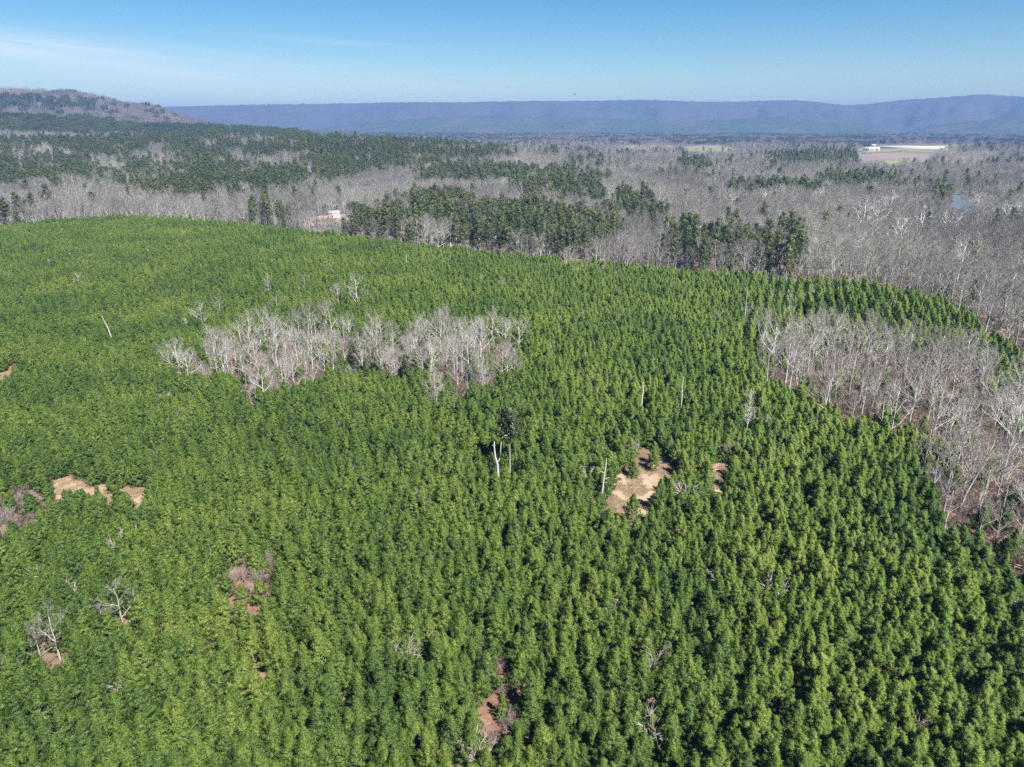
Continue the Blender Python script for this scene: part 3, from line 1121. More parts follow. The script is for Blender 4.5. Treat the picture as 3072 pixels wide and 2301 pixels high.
scatter('pine_plantation', Y_one, place(px[rest], py[rest], -0.05), rng.uniform(0, 6.28, rest.sum()), hs_[rest],
        'dense young pine plantation covering the slope beyond the nearest rows', 'pine plantation')
print('plantation', px.size)

# pines that stand out
for u, v, sc, lab in [
    (634, 478, 0.55, 'low pine bush standing inside the tan clearing'),
    (676, 520, 1.0, 'bushy pine at the lower right edge of the tan clearing'),
    (690, 530, 1.05, 'dark bushy pine right of the tan clearing, behind its shadow'),
    (700, 540, 0.95, 'bushy pine farthest right of the trio below the tan clearing'),
    (244, 604, 0.6, 'low pine standing in front of the red leaf gap'),
]:
    x, y = G(u, v)
    tree_object('young_pine', Y_split[int(rng.integers(0, 7))], x, y, rng.uniform(0, 6.28), (sc * 1.25, sc * 1.25, sc), lab, 'pine tree')
x, y = G(510, 480)
t_, c_ = old_pine(777, 17.5, 3.1, 0.60, 1.15)
tree_object('old_pine', (t_.mesh('trunk', [M_deadtwig]), c_.mesh('crown', [M_cedar, M_pbark])), x, y, 1.0, 1.0,
            'lone tall dark pine with a bare pale trunk above the young pines', 'pine tree')

# ------------------------------------------------------------------ dead standing wood
def snag(pts_r, stubs, loc, rz, label, cat='dead tree', group=None):
    e = empty('dead_snag', loc, rz)
    setp(e, label, cat, group)
    t = MB()
    pts, rad = pts_r
    t.tube(pts, rad, 7, 0)
    t.obj('trunk', [M_snag], e, True)
    for a, b, r in stubs:
        a, b = np.array(a, float), np.array(b, float)
        s = MB()
        s.tube(np.array([a, (a + b) / 2 + [0, 0, 0.06], b]), [r, r * 0.7, r * 0.35], 5, 0)
        s.obj('branch', [M_snag], e, True)
    return e


x, y = G(498, 486)
snag((np.array([[0, 0, 0], [0.05, 0, 3], [-0.1, 0.05, 5.6], [-0.55, 0.1, 7.2], [-0.75, 0.1, 9.6], [-0.70, 0.1, 10.9]]), [0.26, 0.24, 0.23, 0.19, 0.14, 0.06]),
     [((-0.1, 0.05, 5.5), (0.55, 0, 7.0), 0.20), ((0.52, 0, 6.9), (0.75, -0.1, 10.8), 0.15), ((-0.7, 0.1, 9.4), (-1.2, 0.2, 10.0), 0.06)], (x, y, h_ground(x, y) - 0.1), 0.1,
     'white forked dead snag left of the lone tall pine')
x, y = G(601, 503)
snag((np.array([[0, 0, 0], [0.15, 0, 3], [0.35, 0.05, 6], [0.6, 0.05, 8.6], [0.72, 0, 10.4]]), [0.25, 0.22, 0.19, 0.14, 0.04]),
     [((0.35, 0.05, 5.6), (1.5, 0.2, 6.0), 0.07), ((0.45, 0.05, 7.0), (-0.6, -0.2, 7.7), 0.06), ((0.2, 0, 4.5), (1.0, -0.3, 5.2), 0.05)], (x, y, h_ground(x, y) - 0.1), 0,
     'grey leaning dead snag at the left edge of the tan clearing')
x, y = G(115, 350)
snag((np.array([[0, 0, 0], [-0.3, 0, 4], [-0.9, 0.05, 8], [-1.8, 0.05, 11], [-2.3, 0, 13]]), [0.2, 0.2, 0.17, 0.10, 0.03]),
     [((-0.9, 0.05, 8), (-0.2, 0.2, 9), 0.05), ((-1.4, 0, 9.6), (-2.4, 0.2, 10.0), 0.04)], (x, y, h_ground(x, y) - 0.1), 0,
     'pale leaning snag alone among the pines on the left')
for u, v, hh, lab in [(641, 418, 10.5, 'thin pale dead pole, left of two above the tan clearing'), (680, 416, 11.5, 'thin pale dead pole, right of two above the tan clearing'),
                      (407, 276, 12, 'short grey dead pole high up in the plantation'), (743, 330, 17, 'tall grey dead pole just above the right bare grove')]:
    x, y = G(u, v)
    snag((np.array([[0, 0, 0], [0.1, 0, hh * 0.4], [-0.05, 0.05, hh * 0.75], [0.1, 0, hh]]), [0.2, 0.18, 0.13, 0.03]),
         [((0, 0, hh * 0.6), (0.9, 0.2, hh * 0.66), 0.05), ((0, 0, hh * 0.72), (-0.8, 0.2, hh * 0.78), 0.05), ((0, 0, hh * 0.82), (0.5, -0.4, hh * 0.87), 0.04)],
         (x, y, h_ground(x, y) - 0.1), rng.uniform(0, 6), lab)
# dead conifers that keep their branches
for u, v, hh, lab in [(746, 436, 14.5, 'silver dead conifer full of bare branches right of centre'), (786, 332, 19, 'silver dead conifer just above the right bare grove'),
                      (269, 300, 15, 'silver dead conifer above the left end of the middle grove')]:
    x, y = G(u, v)
    t_, c_ = bare_tree(int(u), hh, 0.42, 0.25, 26, 3, 0.035, 0.8, 0.0, 2, 2, 1.4)
    tree_object('dead_conifer', (t_.mesh('trunk', [M_snag]), c_.mesh('crown', [M_snag])), x, y, 0.4, 1.0, lab, 'dead tree')

# ------------------------------------------------------------------ bare trees standing alone in the plantation
lone = [
    (305, 292, 9, 'small bushy bare tree above the middle grove'), (332, 278, 8, 'round bare tree highest above the middle grove'),
    (339, 308, 12, 'broad bare tree left of the tall pair above the grove'), (358, 311, 17, 'tallest bare tree just above the middle grove'),
    (369, 309, 9, 'low bare tree right of the tallest one above the grove'), (221, 318, 10, 'small pale bare tree above the grove on its left'),
    (204, 332, 13, 'slim bare tree at the far left end of the middle grove'), (210, 350, 10, 'bare tree below the slim one, left of the grove'),
    (278, 318, 11, 'bare tree behind the reddish brush above the grove'), (81, 292, 10, 'wide grey bare tree on the far left slope'),
    (58, 293, 7, 'small bare tree just left of the wide grey one'), (12, 286, 7, 'low bare tree by the left edge of the slope'),
    (176, 289, 6, 'tiny grey bare tree on the left slope'), (172, 358, 6, 'small wispy bare tree left of the middle grove'),
    (482, 292, 9, 'bare tree among pines above the right end of the grove'), (503, 297, 9, 'slim bare tree above the grove, right of its twin'),
    (472, 312, 8, 'small bare tree just above the right half of the grove'), (527, 290, 8, 'small bare tree right of the slim one'),
    (540, 277, 7, 'low spreading bare tree high in the plantation'), (517, 275, 8, 'leaning bare sapling high in the plantation'),
    (672, 300, 9, 'grey bare tree below the forest edge'), (652, 326, 8, 'low bare tree in the middle of the right slope'),
    (717, 332, 9, 'yellowish bare tree on the right slope'), (766, 332, 9, 'bushy bare tree between two silver dead trees'),
    (813, 300, 8, 'bare tree in the planted rows near the forest edge'), (888, 322, 10, 'bare tree in pines above the right grove'),
    (846, 302, 8, 'low bare tree below the end of the planted rows'), (575, 283, 9, 'bare tree near the upper middle of the plantation'),
    (600, 281, 8, 'bare tree near the forest edge, right of its twin'), (616, 283, 7, 'smaller bare tree nearest the row of forest pines'),
    (566, 270, 13, 'pale bare tree at the plantation top edge'), (124, 628, 9.5, 'white bare tree low on the left among pines'),
    (62, 664, 10.5, 'white forked bare tree nearest the lower left corner'), (42, 662, 7.5, 'thin bare tree left of the white forked one'),
    (929, 500, 8, 'low spreading bare tree at the left end of the right woods'), (325, 424, 5, 'small bare sapling under the middle grove'),
    (342, 436, 5, 'small grey sapling below the middle grove'), (160, 470, 6, 'bare sapling above the sandy left clearing'),
]
L_ = [bare_tree(360 + k, 15.0, 1.05, 0.22, 9, 5, 0.032, 1.15, 0.0, 5, 4) for k in range(4)]
L_split = [(t.mesh('trunk', [M_bare]), c.mesh('crown', [M_bare])) for t, c in L_]
for u, v, hh, lab in lone:
    x, y = G(u, v)
    f = int(rng.integers(0, len(L_split)))
    tree_object('bare_tree', L_split[f], x, y, rng.uniform(0, 6.28), (hh / 15 * rng.uniform(1.0, 1.25), hh / 15 * 1.1, hh / 15), lab, 'bare tree')

# ------------------------------------------------------------------ the two groves of bare trees
bare_pts = []
gx, gy = jgrid(P_grove[:, 0].min(), P_grove[:, 0].max(), P_grove[:, 1].min(), P_grove[:, 1].max(), 5.5)
k = frayed(P_grove, gx, gy) & (rng.random(gx.size) < 0.45 + 0.55 * sstep(0.38, 0.5, fnoise(gx / 14, gy / 14, 303, 2)))
gx, gy = gx[k], gy[k]
gh = np.clip(rng.normal(10.8, 2.4, gx.size), 6, 16)
for x, y, hh in zip(gx, gy, gh):
    bare_pts.append((x, y, hh, 'mid'))
gx, gy = jgrid(P_right[:, 0].min(), P_right[:, 0].max(), P_right[:, 1].min(), P_right[:, 1].max(), 6.8)
k = frayed(P_right, gx, gy) & in_wedge(gx, gy, 20, 0.76)
gx, gy = gx[k], gy[k]
gh = np.clip(rng.normal(13.6, 2.8, gx.size), 7, 19)
for x, y, hh in zip(gx, gy, gh):
    bare_pts.append((x, y, hh, 'right'))
bp = np.array([(a, b, c) for a, b, c, _ in bare_pts])
bk = np.array([d for *_, d in bare_pts])
bu, bv, bd = project(bp[:, 0], bp[:, 1], h_ground(bp[:, 0], bp[:, 1]) + bp[:, 2] * 0.8)
ok = (bu > 2) & (bu < PW - 2) & (bv < PH)
sel = np.argsort(np.where(ok, bd / bp[:, 2], 1e9))[:250]
sm = np.zeros(len(bp), bool)
sm[sel] = True
sm &= ok
ranks = {'mid': [], 'right': []}
for i in np.nonzero(sm)[0]:
    f = int(rng.integers(0, len(B_split)))
    x, y, hh = bp[i]
    thin = 'tall' if hh > 15 else 'short' if hh < 12 else 'medium'
    wh = 'middle grove' if bk[i] == 'mid' else 'right-hand woods'
    o = tree_object('bare_tree', B_split[f], float(x), float(y), rng.uniform(0, 6.28), float(hh / 15), None, 'bare tree',
                    'bare trees of the middle grove' if bk[i] == 'mid' else 'bare trees of the right-hand woods')
    ranks[bk[i]].append((o, float(bu[i]), float(bv[i]), thin))
RANKS = ['front', 'second', 'third', 'fourth', 'fifth', 'rearmost']
rank_labels(ranks['mid'], '{looks} pale bare tree, {band} rank of the middle grove, {nth} from its left end', 5, RANKS)
rank_labels(ranks['right'], '{looks} pale bare tree, {band} rank of the right-hand woods, {nth} from their left end', 6, RANKS)
if (~sm).any():
    q = bp[~sm]
    scatter('bare_woods', B_one, place(q[:, 0], q[:, 1], -0.1), rng.uniform(0, 6.28, len(q)), q[:, 2] / 15, 'more bare pale trees filling the right-hand woods', 'woods')
print('groves', len(bp), sm.sum())
# leaning dark trunks at the right edge
for u, v, hh, ln, lab in [(958, 512, 19, 0.22, 'big leaning bare tree at the right edge, trunk dark against brush'), (975, 508, 18, 0.30, 'bare tree leaning steeply right beside the big leaning one')]:
    x, y = G(u, v)
    t_, c_ = bare_tree(int(u), hh, 1.0, 0.4, 10, 6, 0.035, 1.3, ln)
    tree_object('bare_tree', (t_.mesh('trunk', [M_wood]), c_.mesh('crown', [M_bare])), x, y, 0.1, 1.0, lab, 'bare tree')

# cedars in and around the middle grove
for u, v, sc, lab in [(408, 388, 1.0, 'slim dark cedar standing right of centre in the grove'), (413, 400, 0.75, 'low cedar right below the slim dark one'),
                      (358, 376, 1.1, 'broad dull cedar in the middle of the grove'), (338, 392, 0.7, 'low dark cedar at the lower edge of the grove'),
                      (426, 372, 1.0, 'grey-green cedar half hidden by bare trunks'), (470, 386, 0.8, 'dark cedar among trunks at the right end of grove'),
                      (256, 318, 0.8, 'dark cedar beside the reddish brush above the grove'), (366, 384, 0.7, 'small cedar right of the broad dull one')]:
    x, y = G(u, v)
    tree_object('cedar_tree', C_split[int(rng.integers(0, 3))], x, y, rng.uniform(0, 6), (sc, sc, sc * 1.15), lab, 'cedar tree')

# ------------------------------------------------------------------ brush under the groves and in the gaps
bx, by = [], []
for poly, s in ((P_grove, 1.9), (P_right, 2.1), (P_brush0, 1.8)):
    a, b = jgrid(poly[:, 0].min(), poly[:, 0].max(), poly[:, 1].min(), poly[:, 1].max(), s)
    k = frayed(poly, a, b) & in_wedge(a, b, 30)
    bx.append(a[k]); by.append(b[k])
for poly in (P_red1, P_red2, P_red3):
    a, b = jgrid(poly[:, 0].min(), poly[:, 0].max(), poly[:, 1].min(), poly[:, 1].max(), 1.4)
    k = inside(poly, a, b) & (rng.random(a.size) < 0.42 * sstep(0.38, 0.55, fnoise(a / 3, b / 3, 404, 2)))
    bx.append(a[k]); by.append(b[k])
for u, v, r_ in ((708, 284, 9), (444, 298, 8), (262, 322, 9), (240, 318, 6), (458, 277, 5), (200, 378, 12), (318, 222, 14), (325, 222, 10)):
    x, y = G(u, v)
    a = x + rng.normal(size=60) * r_ * 0.55
    b = y + rng.normal(size=60) * r_ * 0.55
    bx.append(a); by.append(b)
bx, by = np.concatenate(bx), np.concatenate(by)
scatter('brush', BR_one, place(bx, by), rng.uniform(0, 6.28, bx.size), rng.uniform(0.6, 1.3, bx.size), 'tangled reddish-brown brush under the bare trees and in gaps', 'brush')
# grey saplings poking between the pines
sx, sy = jgrid(-500, 420, 60, 620, 13, 0.5)
k = inside(P_plant, sx, sy) & in_wedge(sx, sy) & (rng.random(sx.size) < 0.5)
for c_ in clearings + [P_grove, P_right]:
    k &= ~inside(c_, sx, sy)
sx, sy = sx[k], sy[k]
scatter('grey_undergrowth', BG_one, place(sx, sy), rng.uniform(0, 6.28, sx.size), rng.uniform(1.3, 2.4, sx.size), 'grey bare saplings and dead tops scattered between the pines', 'undergrowth', None)
# dry grass
gx, gy = [], []
for poly in (P_clear1, P_clear2, P_clear3):
    a, b = jgrid(poly[:, 0].min(), poly[:, 0].max(), poly[:, 1].min(), poly[:, 1].max(), 0.45)
    k = inside(poly, a, b) & (fnoise(a / 2.5, b / 2.5, 4, 2) > 0.40)
    gx.append(a[k]); gy.append(b[k])
gx, gy = np.concatenate(gx), np.concatenate(gy)
scatter('dry_grass', GR_one, place(gx, gy, 0.05), rng.uniform(0, 6.28, gx.size), rng.uniform(0.6, 1.2, gx.size), 'dry tan grass tufts growing over the clearings', 'grass')

# ------------------------------------------------------------------ woods beyond the plantation
pine_polys = [GP(q, 12) for q in [
    [(-80, 139), (0, 140), (60, 139), (120, 138), (200, 136), (290, 134), (400, 134), (440, 140), (470, 148), (440, 160), (410, 168), (360, 178), (320, 186), (280, 192), (230, 198), (150, 196), (110, 184), (60, 186), (0, 186), (-80, 190)],
    [(430, 150), (500, 146), (506, 155), (490, 160), (440, 158)],
    [(410, 172), (425, 166), (520, 166), (570, 172), (596, 180), (588, 186), (520, 184), (470, 182), (420, 180)],
    [(500, 180), (560, 182), (600, 188), (596, 200), (550, 200), (505, 196)],
    [(400, 206), (420, 196), (460, 200), (466, 220), (430, 226), (404, 216)],
    [(424, 216), (480, 208), (540, 204), (600, 214), (606, 246), (580, 254), (540, 250), (500, 244), (450, 246), (424, 240)],
    [(608, 196), (640, 196), (658, 208), (655, 220), (612, 216)],
    [(684, 234), (728, 232), (728, 262), (684, 260)], [(742, 232), (792, 232), (792, 262), (742, 260)],
    [(722, 184), (806, 184), (806, 192), (722, 192)], [(825, 176), (888, 176), (888, 188), (825, 188)],
    [(683, 160), (708, 160), (708, 170), (683, 170)], [(770, 153), (862, 153), (862, 164), (770, 164)],
    [(905, 134), (1000, 133), (1000, 145), (905, 145)], [(928, 186), (962, 186), (962, 204), (928, 206)],
    [(360, 214), (392, 212), (400, 236), (384, 244), (362, 238)], [(240, 208), (272, 206), (290, 220), (270, 230), (248, 228)],
    [(4, 210), (30, 208), (30, 222), (4, 224)], [(625, 136), (720, 133), (760, 136), (640, 143)],
]]
bare_polys = [GP(q, 10) for q in [
    [(84, 156), (128, 155), (130, 176), (86, 176)], [(143, 144), (172, 143), (176, 162), (140, 166)], [(176, 162), (190, 162), (188, 178), (176, 178)],
    [(128, 178), (150, 178), (150, 198), (128, 198)], [(236, 160), (262, 162), (262, 178), (240, 176)], [(270, 156), (300, 158), (296, 172), (272, 170)],
    [(20, 152), (44, 154), (40, 166), (16, 164)], [(430, 210), (500, 196), (510, 204), (470, 208)],
]]
tx_, ty_, tk_, tl_ = [], [], [], []
for d0, d1, s in ((200, 1000, 7.3), (1000, 1700, 9.5), (1700, 2700, 14.0)):
    a, b = jgrid(-d1, d1, 100, d1, s)
    rr = np.hypot(a, b)
    k = (rr >= d0) & (rr < d1) & in_wedge(a, b, 40, 0.78) & ~((np.arctan2(a, b) < A_foot[-1]) & (rr > D_foot[0] - 10))
    a, b, rr = a[k], b[k], rr[k]
    k = ~inside(P_plant, a, b) & ~inside(P_right, a, b) & ~inside(P_river, a, b) & ~inside(P_yard, a, b) & ~inside(P_road, a, b)
    wx, wy = a + (fnoise(a / 35, b / 35, 101, 3) - 0.5) * 70, b + (fnoise(a / 35, b / 35, 131, 3) - 0.5) * 90
    for q, keepp in [(q_, 0.12) for q_ in P_fields] + [(P_river, 0.16), (P_yard, 0.2), (P_farm, 0.02)]:
        k &= ~inside(q, a, b)
        for zt in ((4.0, 11.0, 18.0) if keepp < 0.05 else (4.0, 11.0)):
            sc_ = CAM_H / (CAM_H - zt)
            k &= ~(inside(q, a * sc_, b * sc_) & (rng.random(a.size) > keepp))
    wx, wy = wx[k], wy[k]
    a, b, rr = a[k], b[k], rr[k]
    pr = 0.012 + 0.30 * sstep(0.60, 0.72, fnoise(a / 120, b / 70, 71, 3)) * sstep(700, 1100, rr)
    for q in pine_polys:
        pr = np.where(inside(q, wx, wy), 0.82, pr)
    big = inside(pine_polys[0], wx, wy)
    pr = np.where(big, 0.95 * sstep(0.28, 0.38, fnoise(a / 45, b / 60, 73, 2)) + 0.05, pr)
    for q in bare_polys:
        pr = np.where(inside(q, wx, wy), 0.06, pr)
    tx_.append(a); ty_.append(b); tk_.append(rng.random(a.size) < pr)
    tl_.append(np.full(a.size, s))
tx_, ty_, tk_ = np.concatenate(tx_), np.concatenate(ty_), np.concatenate(tk_)
# thin out pines to a wider spacing than the bare trees
hs2 = np.where(tk_, np.clip(rng.normal(1.02, 0.14, tx_.size), 0.6, 1.35), np.clip(rng.normal(0.92, 0.18, tx_.size), 0.5, 1.4))
tu, tv, td = project(tx_, ty_, h_ground(tx_, ty_) + 14 * hs2)
vis = (tu > 2) & (tu < PW - 2)
pick_p = np.argsort(np.where(vis & tk_, td / hs2, 1e9))[:270]
pick_p = pick_p[(vis & tk_)[pick_p]]
sing = np.zeros(tx_.size, bool)
sing[pick_p] = True
ranked = {}
PB = ['wooded ridge', 'thin strip behind the ridge', 'middle pine band', 'lower middle band', 'block behind the white houses', 'block above the plantation', 'scattered group right of the block',
      'first tall row at the forest edge', 'second tall row at the forest edge', 'dotted line far out', 'dotted line right of it', 'far clump', 'farthest dotted strip', 'far right wood', 'river-bank clump', 'clump beside the white houses', 'round clump at the left', 'bush at the left edge', 'distant strip']
for i in pick_p:
    home = 'forest'
    for q, nm in zip(pine_polys, PB):
        if inside(q, np.array([tx_[i]]), np.array([ty_[i]]))[0]:
            home = nm
    f = int(rng.integers(0, len(O_split)))
    szw = 'tall' if hs2[i] > 1.0 else 'short' if hs2[i] < 0.8 else 'medium'
    o = tree_object('old_pine', O_split[f], float(tx_[i]), float(ty_[i]), rng.uniform(0, 6.28), float(hs2[i]), None, 'pine tree', 'dark old pines beyond the plantation')
    ranked.setdefault(home, []).append((o, float(tu[i]), float(tv[i]), szw))
for home, rows in ranked.items():
    nb = max(1, min(5, len(rows) // 14 + (len(rows) > 14)))
    rank_labels(rows, '{looks} dark old pine, ' + home + (', {band} rank' if nb > 1 else '') + ', {nth} from left', nb, ['front', 'second', 'third', 'fourth', 'rearmost'])
ranked = []
pick_b = np.argsort(np.where(vis & ~tk_, td / hs2, 1e9))[:40]
sing[pick_b] = True
for i in pick_b:
    f = int(rng.integers(0, len(F_split)))
    o = tree_object('forest_tree', F_split[f], float(tx_[i]), float(ty_[i]), rng.uniform(0, 6.28), float(hs2[i]), None, 'bare tree', 'grey bare trees along the forest edge')
    ranked.append((o, float(tu[i]), float(tv[i]), 'tall' if hs2[i] > 1 else 'lower'))
rank_labels(ranked, '{looks} grey bare tree at the right forest edge, {band} rank, {nth} from its left end', 3, ['front', 'second', 'rear'])
k = tk_ & ~sing
scatter('pine_woods', O_one, place(tx_[k], ty_[k], -0.1), rng.uniform(0, 6.28, k.sum()), hs2[k], 'dark old pine woods over the ridge and valley floor', 'woods')
k = ~tk_ & ~sing
scatter('bare_forest', F_one, place(tx_[k], ty_[k], -0.1), rng.uniform(0, 6.28, k.sum()), hs2[k], 'grey leafless hardwood forest filling the valley floor', 'forest')
print('woods', tx_.size)

a, b = jgrid(-760, 760, 200, 900, 3.6)
k = in_wedge(a, b, 30, 0.76) & ~inside(P_plant, a, b) & ~inside(P_right, a, b) & ~inside(P_yard, a, b) & ~inside(P_river, a, b)
k &= (np.hypot(a, b) < 820) & (rng.random(a.size) < 0.8)
a, b = a[k], b[k]
scatter('forest_undergrowth', U_one, place(a, b), rng.uniform(0, 6.28, a.size), rng.uniform(0.7, 2.0, a.size), 'grey-brown leafless undergrowth beneath the forest beyond the plantation', 'undergrowth')

# white sycamores by the river
for u, v, hh, lab in [(860, 236, 24, 'big white-limbed sycamore left of two in the right forest'), (874, 238, 22, 'white sycamore leaning beside the big white-limbed one'),
                      (888, 222, 22, 'white sycamore with spreading limbs above the pair'), (898, 262, 24, 'white sycamore standing nearest the plantation corner'),
                      (919, 246, 22, 'white sycamore just above the nearest one'), (944, 250, 21, 'slim leaning white sycamore in the right forest'),
                      (955, 288, 23, 'white forked sycamore near the right forest edge'), (818, 212, 20, 'white sycamore with crooked crown near the planted rows'),
                      (781, 206, 20, 'bright white sycamore alone in the grey forest'), (763, 212, 19, 'white sycamore left of the bright lone one'),
                      (1004, 236, 22, 'white sycamore by the right edge below the river'), (975, 216, 19, 'white tree leaning over the river bank'),
                      (730, 218, 18, 'small white sycamore behind the forest pines')]:
    x, y = G(u, v)
    tree_object('sycamore', W_split[int(rng.integers(0, 3))], x, y, rng.uniform(0, 6.28), hh / 19, lab, 'bare tree')

# far woods as clumps
a, b = jgrid(-5200, 5200, 1800, 6400, 27)
a2, b2 = jgrid(-3400, 200, 1500, 4100, 16)
tt = np.arctan2(a2, b2)
rr = np.hypot(a2, b2)
k = ((tt < A_mount[-1]) & (rr > D_mount[0] - 40) & (rr < D_mount[1] + 120)) | ((tt < A_foot[-1]) & (rr > D_foot[0]) & (rr < D_foot[1] + 60))
a2, b2 = a2[k], b2[k]
rr = np.hypot(a, b)
k = (rr > 2650) & (rr < 5500) & ~((np.arctan2(a, b) < A_mount[-1]) & (rr < D_mount[2]))
a, b = np.concatenate([a[k], a2]), np.concatenate([b[k], b2])
k = in_wedge(a, b, 40, 0.78)
a, b = a[k], b[k]
rr = np.hypot(a, b)
tt = np.arctan2(a, b)
on_m = (tt < A_mount[-1]) & (rr > D_mount[0] - 50) & (rr < D_mount[2])
on_f = (tt < A_foot[-1]) & (rr > D_foot[0]) & (rr < D_foot[2] - 100)
z = h_ground(a, b)
z = np.where(on_m, np.maximum(z, z_mount(a, b)), z)
z = np.where(on_f, np.maximum(z, z_foot(a, b)), z)
pr = 0.05 + 0.60 * sstep(0.57, 0.66, fnoise(a / 420, b / 200, 88, 3))
pr = np.where(on_f, 0.95, pr)
mh = fnoise(a / 500, z / 45, 90, 3)
Am, Hm = A_mount, np.interp(tt, A_mount, H_mount)
fr = z / np.maximum(Hm, 20)
w_edge = pix_angles(96, 100)[0]
pm = 0.04 + 0.75 * sstep(0.52, 0.60, mh) * (fr < 0.5) + 0.55 * ((fr > 0.60 + 0.1 * mh) & (fr < 0.80 + 0.1 * mh) & (tt < w_edge))
pr = np.where(on_m & ~on_f, pm, pr)
isp = rng.random(a.size) < pr
keepf = np.ones(a.size, bool)
for q in P_fields:
    keepf &= ~inside(q, a, b)
pts = np.stack([a, b, z - 1.0], 1)
k = isp & keepf
scatter('far_pine_woods', CP_one, pts[k], rng.uniform(0, 6.28, k.sum()), rng.uniform(0.75, 1.1, k.sum()), 'far-off pine woods on the valley floor and hills', 'woods')
k = ~isp & keepf
scatter('far_bare_forest', CB_one, pts[k], rng.uniform(0, 6.28, k.sum()), rng.uniform(0.75, 1.1, k.sum()), 'far-off leafless woods on the valley floor and mountain', 'forest')
print('far', a.size)

# ------------------------------------------------------------------ buildings
def gable(mb, w, d, h0, rise, over=0.4, th=0.18):
    """two roof slopes with thickness; the ridge runs along x"""
    for s in (-1, 1):
        e = (d / 2 + over) * s
        hz = h0 - rise * over / (d / 2)
        v = []
        for x in (-w / 2 - over, w / 2 + over):
            v += [(x, e, hz), (x, 0, h0 + rise), (x, 0, h0 + rise + th), (x, e, hz + th)]
        f = [(0, 1, 2), (0, 2, 3), (4, 6, 5), (4, 7, 6), (0, 4, 5), (0, 5, 1), (3, 2, 6), (3, 6, 7), (0, 3, 7), (0, 7, 4), (1, 5, 6), (1, 6, 2)]
        mb.add(v, f)


def building(name, loc, rz, w, d, h, rise, label, cat, roofm, wins, doors, group=None):
    e = empty(name, loc, rz)
    setp(e, label, cat, group)
    m = MB()
    hw, hd = w / 2, d / 2
    v = [(-hw, -hd, 0), (hw, -hd, 0), (hw, hd, 0), (-hw, hd, 0), (-hw, -hd, h), (hw, -hd, h), (hw, hd, h), (-hw, hd, h), (-hw, 0, h + rise), (hw, 0, h + rise)]
    f = [(0, 1, 5), (0, 5, 4), (2, 3, 7), (2, 7, 6), (1, 2, 6), (1, 6, 5), (3, 0, 4), (3, 4, 7), (4, 8, 7), (5, 6, 9)]
    m.add(v, f)
    m.obj('wall', [M_siding], e)
    m = MB()
    gable(m, w, d, h + 0.01, rise)
    m.obj('roof', [roofm], e)
    for x, ww, wh, wz in wins:
        m = MB()
        m.box((x, -hd - 0.03, wz), (ww, 0.08, wh))
        win = m.obj('window', [M_siding], e)
        m = MB()
        m.box((x, -hd - 0.06, wz), (ww * 0.82, 0.06, wh * 0.82))
        m.obj('pane', [M_glass], win)
    for x, ww, dh in doors:
        m = MB()
        m.box((x, -hd - 0.04, dh / 2), (ww, 0.1, dh))
        m.obj('door', [M_dark], e)
    return e


x, y = G(334.5, 217.5)
building('house', (x, y, h_ground(x, y)), 0.15, 8.5, 6, 4.0, 1.8, 'small bright white house, left of two at the plantation top', 'house', M_metalroof,
         [(-2.6, 1.3, 1.2, 1.9), (0.2, 1.3, 1.2, 1.9), (2.8, 1.3, 1.2, 1.9)], [(-1.2, 1.0, 2.1)])
x, y = G(355, 216)
building('house', (x, y, h_ground(x, y)), -0.5, 8.0, 6, 3.6, 1.7, 'small white house, right of two behind bare branches', 'house', M_metalroof,
         [(-2.2, 1.2, 1.1, 1.8), (1.9, 1.2, 1.1, 1.8)], [(0, 1.0, 2.1)])
for u, v, L, lab, rz in ((906, 148.6, 205, 'very long low white barn on the far farm', -0.48), (871, 150.6, 34, 'short low white barn before the left end of the long one', -0.48)):
    x, y = G(u, v)
    nw = max(4, int(L / 16))
    building('barn', (x, y, h_ground(x, y) + 0.5), rz, L, 14, 3.6, 3.6, lab, 'barn', M_metalroof,
             [(-L / 2 + L * (i + 0.5) / nw, 3.5, 1.0, 2.0) for i in range(nw)], [(L / 2 - 5, 3.5, 3.2)])
x, y = G(873, 146.6)
building('house', (x, y, h_ground(x, y)), -0.4, 15, 10, 6.0, 3, 'white two-storey farmhouse behind the left end of the barns', 'house', M_metalroof,
         [(-5, 2, 1.6, 2), (0, 2, 1.6, 2), (5, 2, 1.6, 2), (-5, 2, 1.6, 5), (5, 2, 1.6, 5)], [(2.5, 1.4, 2.4)])
x, y = G(898, 144.2)
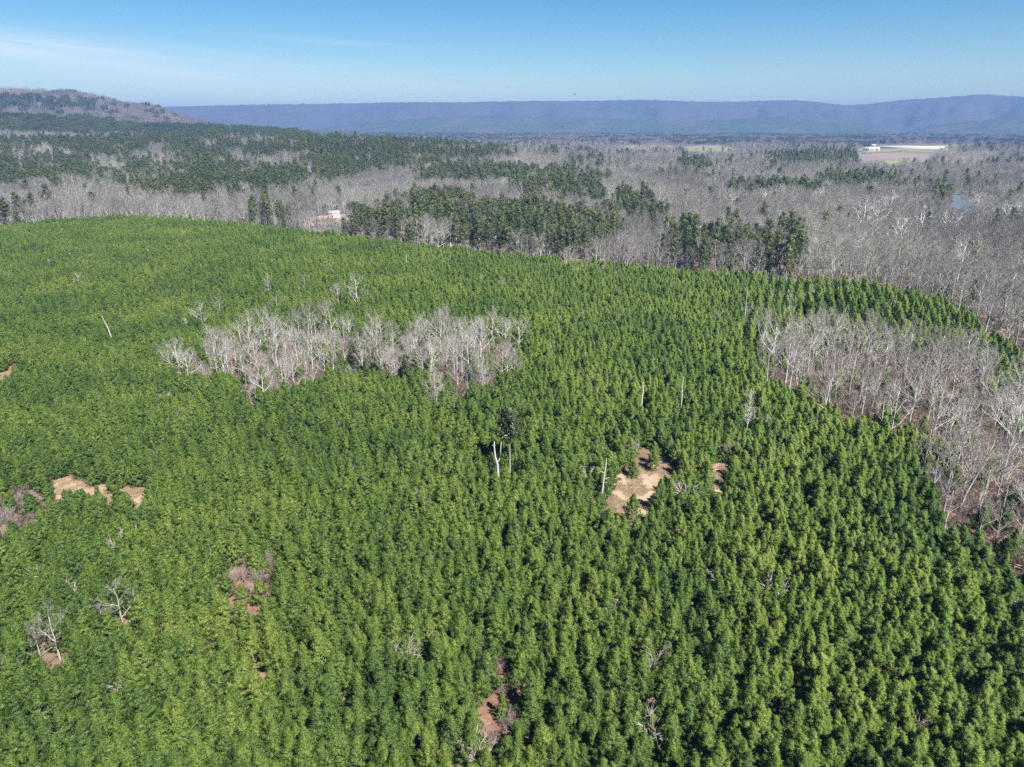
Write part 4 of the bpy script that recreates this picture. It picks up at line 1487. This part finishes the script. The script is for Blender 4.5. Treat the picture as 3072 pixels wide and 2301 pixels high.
building('house', (x, y, h_ground(x, y) + 2), 0.7, 32, 18, 7, 6, 'large grey-roofed farmhouse on the rise behind the barns', 'house', M_greyroof,
         [(-10, 3, 2.2, 3), (-3, 3, 2.2, 3), (5, 3, 2.2, 3), (11, 3, 2.2, 3)], [(1, 2, 2.6)])

# ------------------------------------------------------------------ a bird over the ridge
d = pix_angles(575, 94.5)[2]
m = MB()
m.tube(np.array([[0, -0.38, 0], [0, -0.2, 0.02], [0, 0.05, 0.03], [0, 0.25, 0.02], [0, 0.36, 0]]), [0.03, 0.09, 0.11, 0.07, 0.02], 6)
bird = setp(m.obj('bird', [M_feather], None, True), 'tiny dark bird gliding in the sky above the long ridge', 'bird')
bird.location = (d.x * 190, d.y * 190, CAM_H + d.z * 190)
bird.rotation_euler = (0, 0.25, 0.8)
bird.scale = (0.6, 0.6, 0.6)
for s in (-1, 1):
    m = MB()
    v = [(0.05 * s, 0.15, 0.05), (0.05 * s, -0.12, 0.05), (0.5 * s, 0.2, 0.18), (0.5 * s, -0.08, 0.18), (1.0 * s, 0.08, 0.26), (1.0 * s, -0.08, 0.26)]
    v2 = [(a, b, c - 0.025) for a, b, c in v]
    f = [(0, 1, 3), (0, 3, 2), (2, 3, 5), (2, 5, 4), (6, 9, 7), (6, 8, 9), (8, 11, 9), (8, 10, 11), (0, 2, 8), (0, 8, 6), (1, 7, 9), (1, 9, 3), (2, 4, 10), (2, 10, 8), (3, 9, 11), (3, 11, 5), (4, 5, 11), (4, 11, 10)]
    m.add(v + v2, f)
    m.obj('wing', [M_feather], bird)

# ------------------------------------------------------------------ haze
m = MB()
m.box((0, 0, 157), (50400, 50400, 378))
n = NT('haze_air')
pv = n.n.new('ShaderNodeVolumePrincipled')
pv.inputs['Color'].default_value = (0.112, 0.238, 0.54, 1)
pv.inputs['Density'].default_value = 0.000105
pv.inputs['Anisotropy'].default_value = 0.0
n.l.new(pv.outputs[0], n.out.inputs['Volume'])
hz = m.obj('haze', [n.mat])
setp(hz, 'thin blue haze hanging in the air over the valley', 'haze', None, 'stuff')
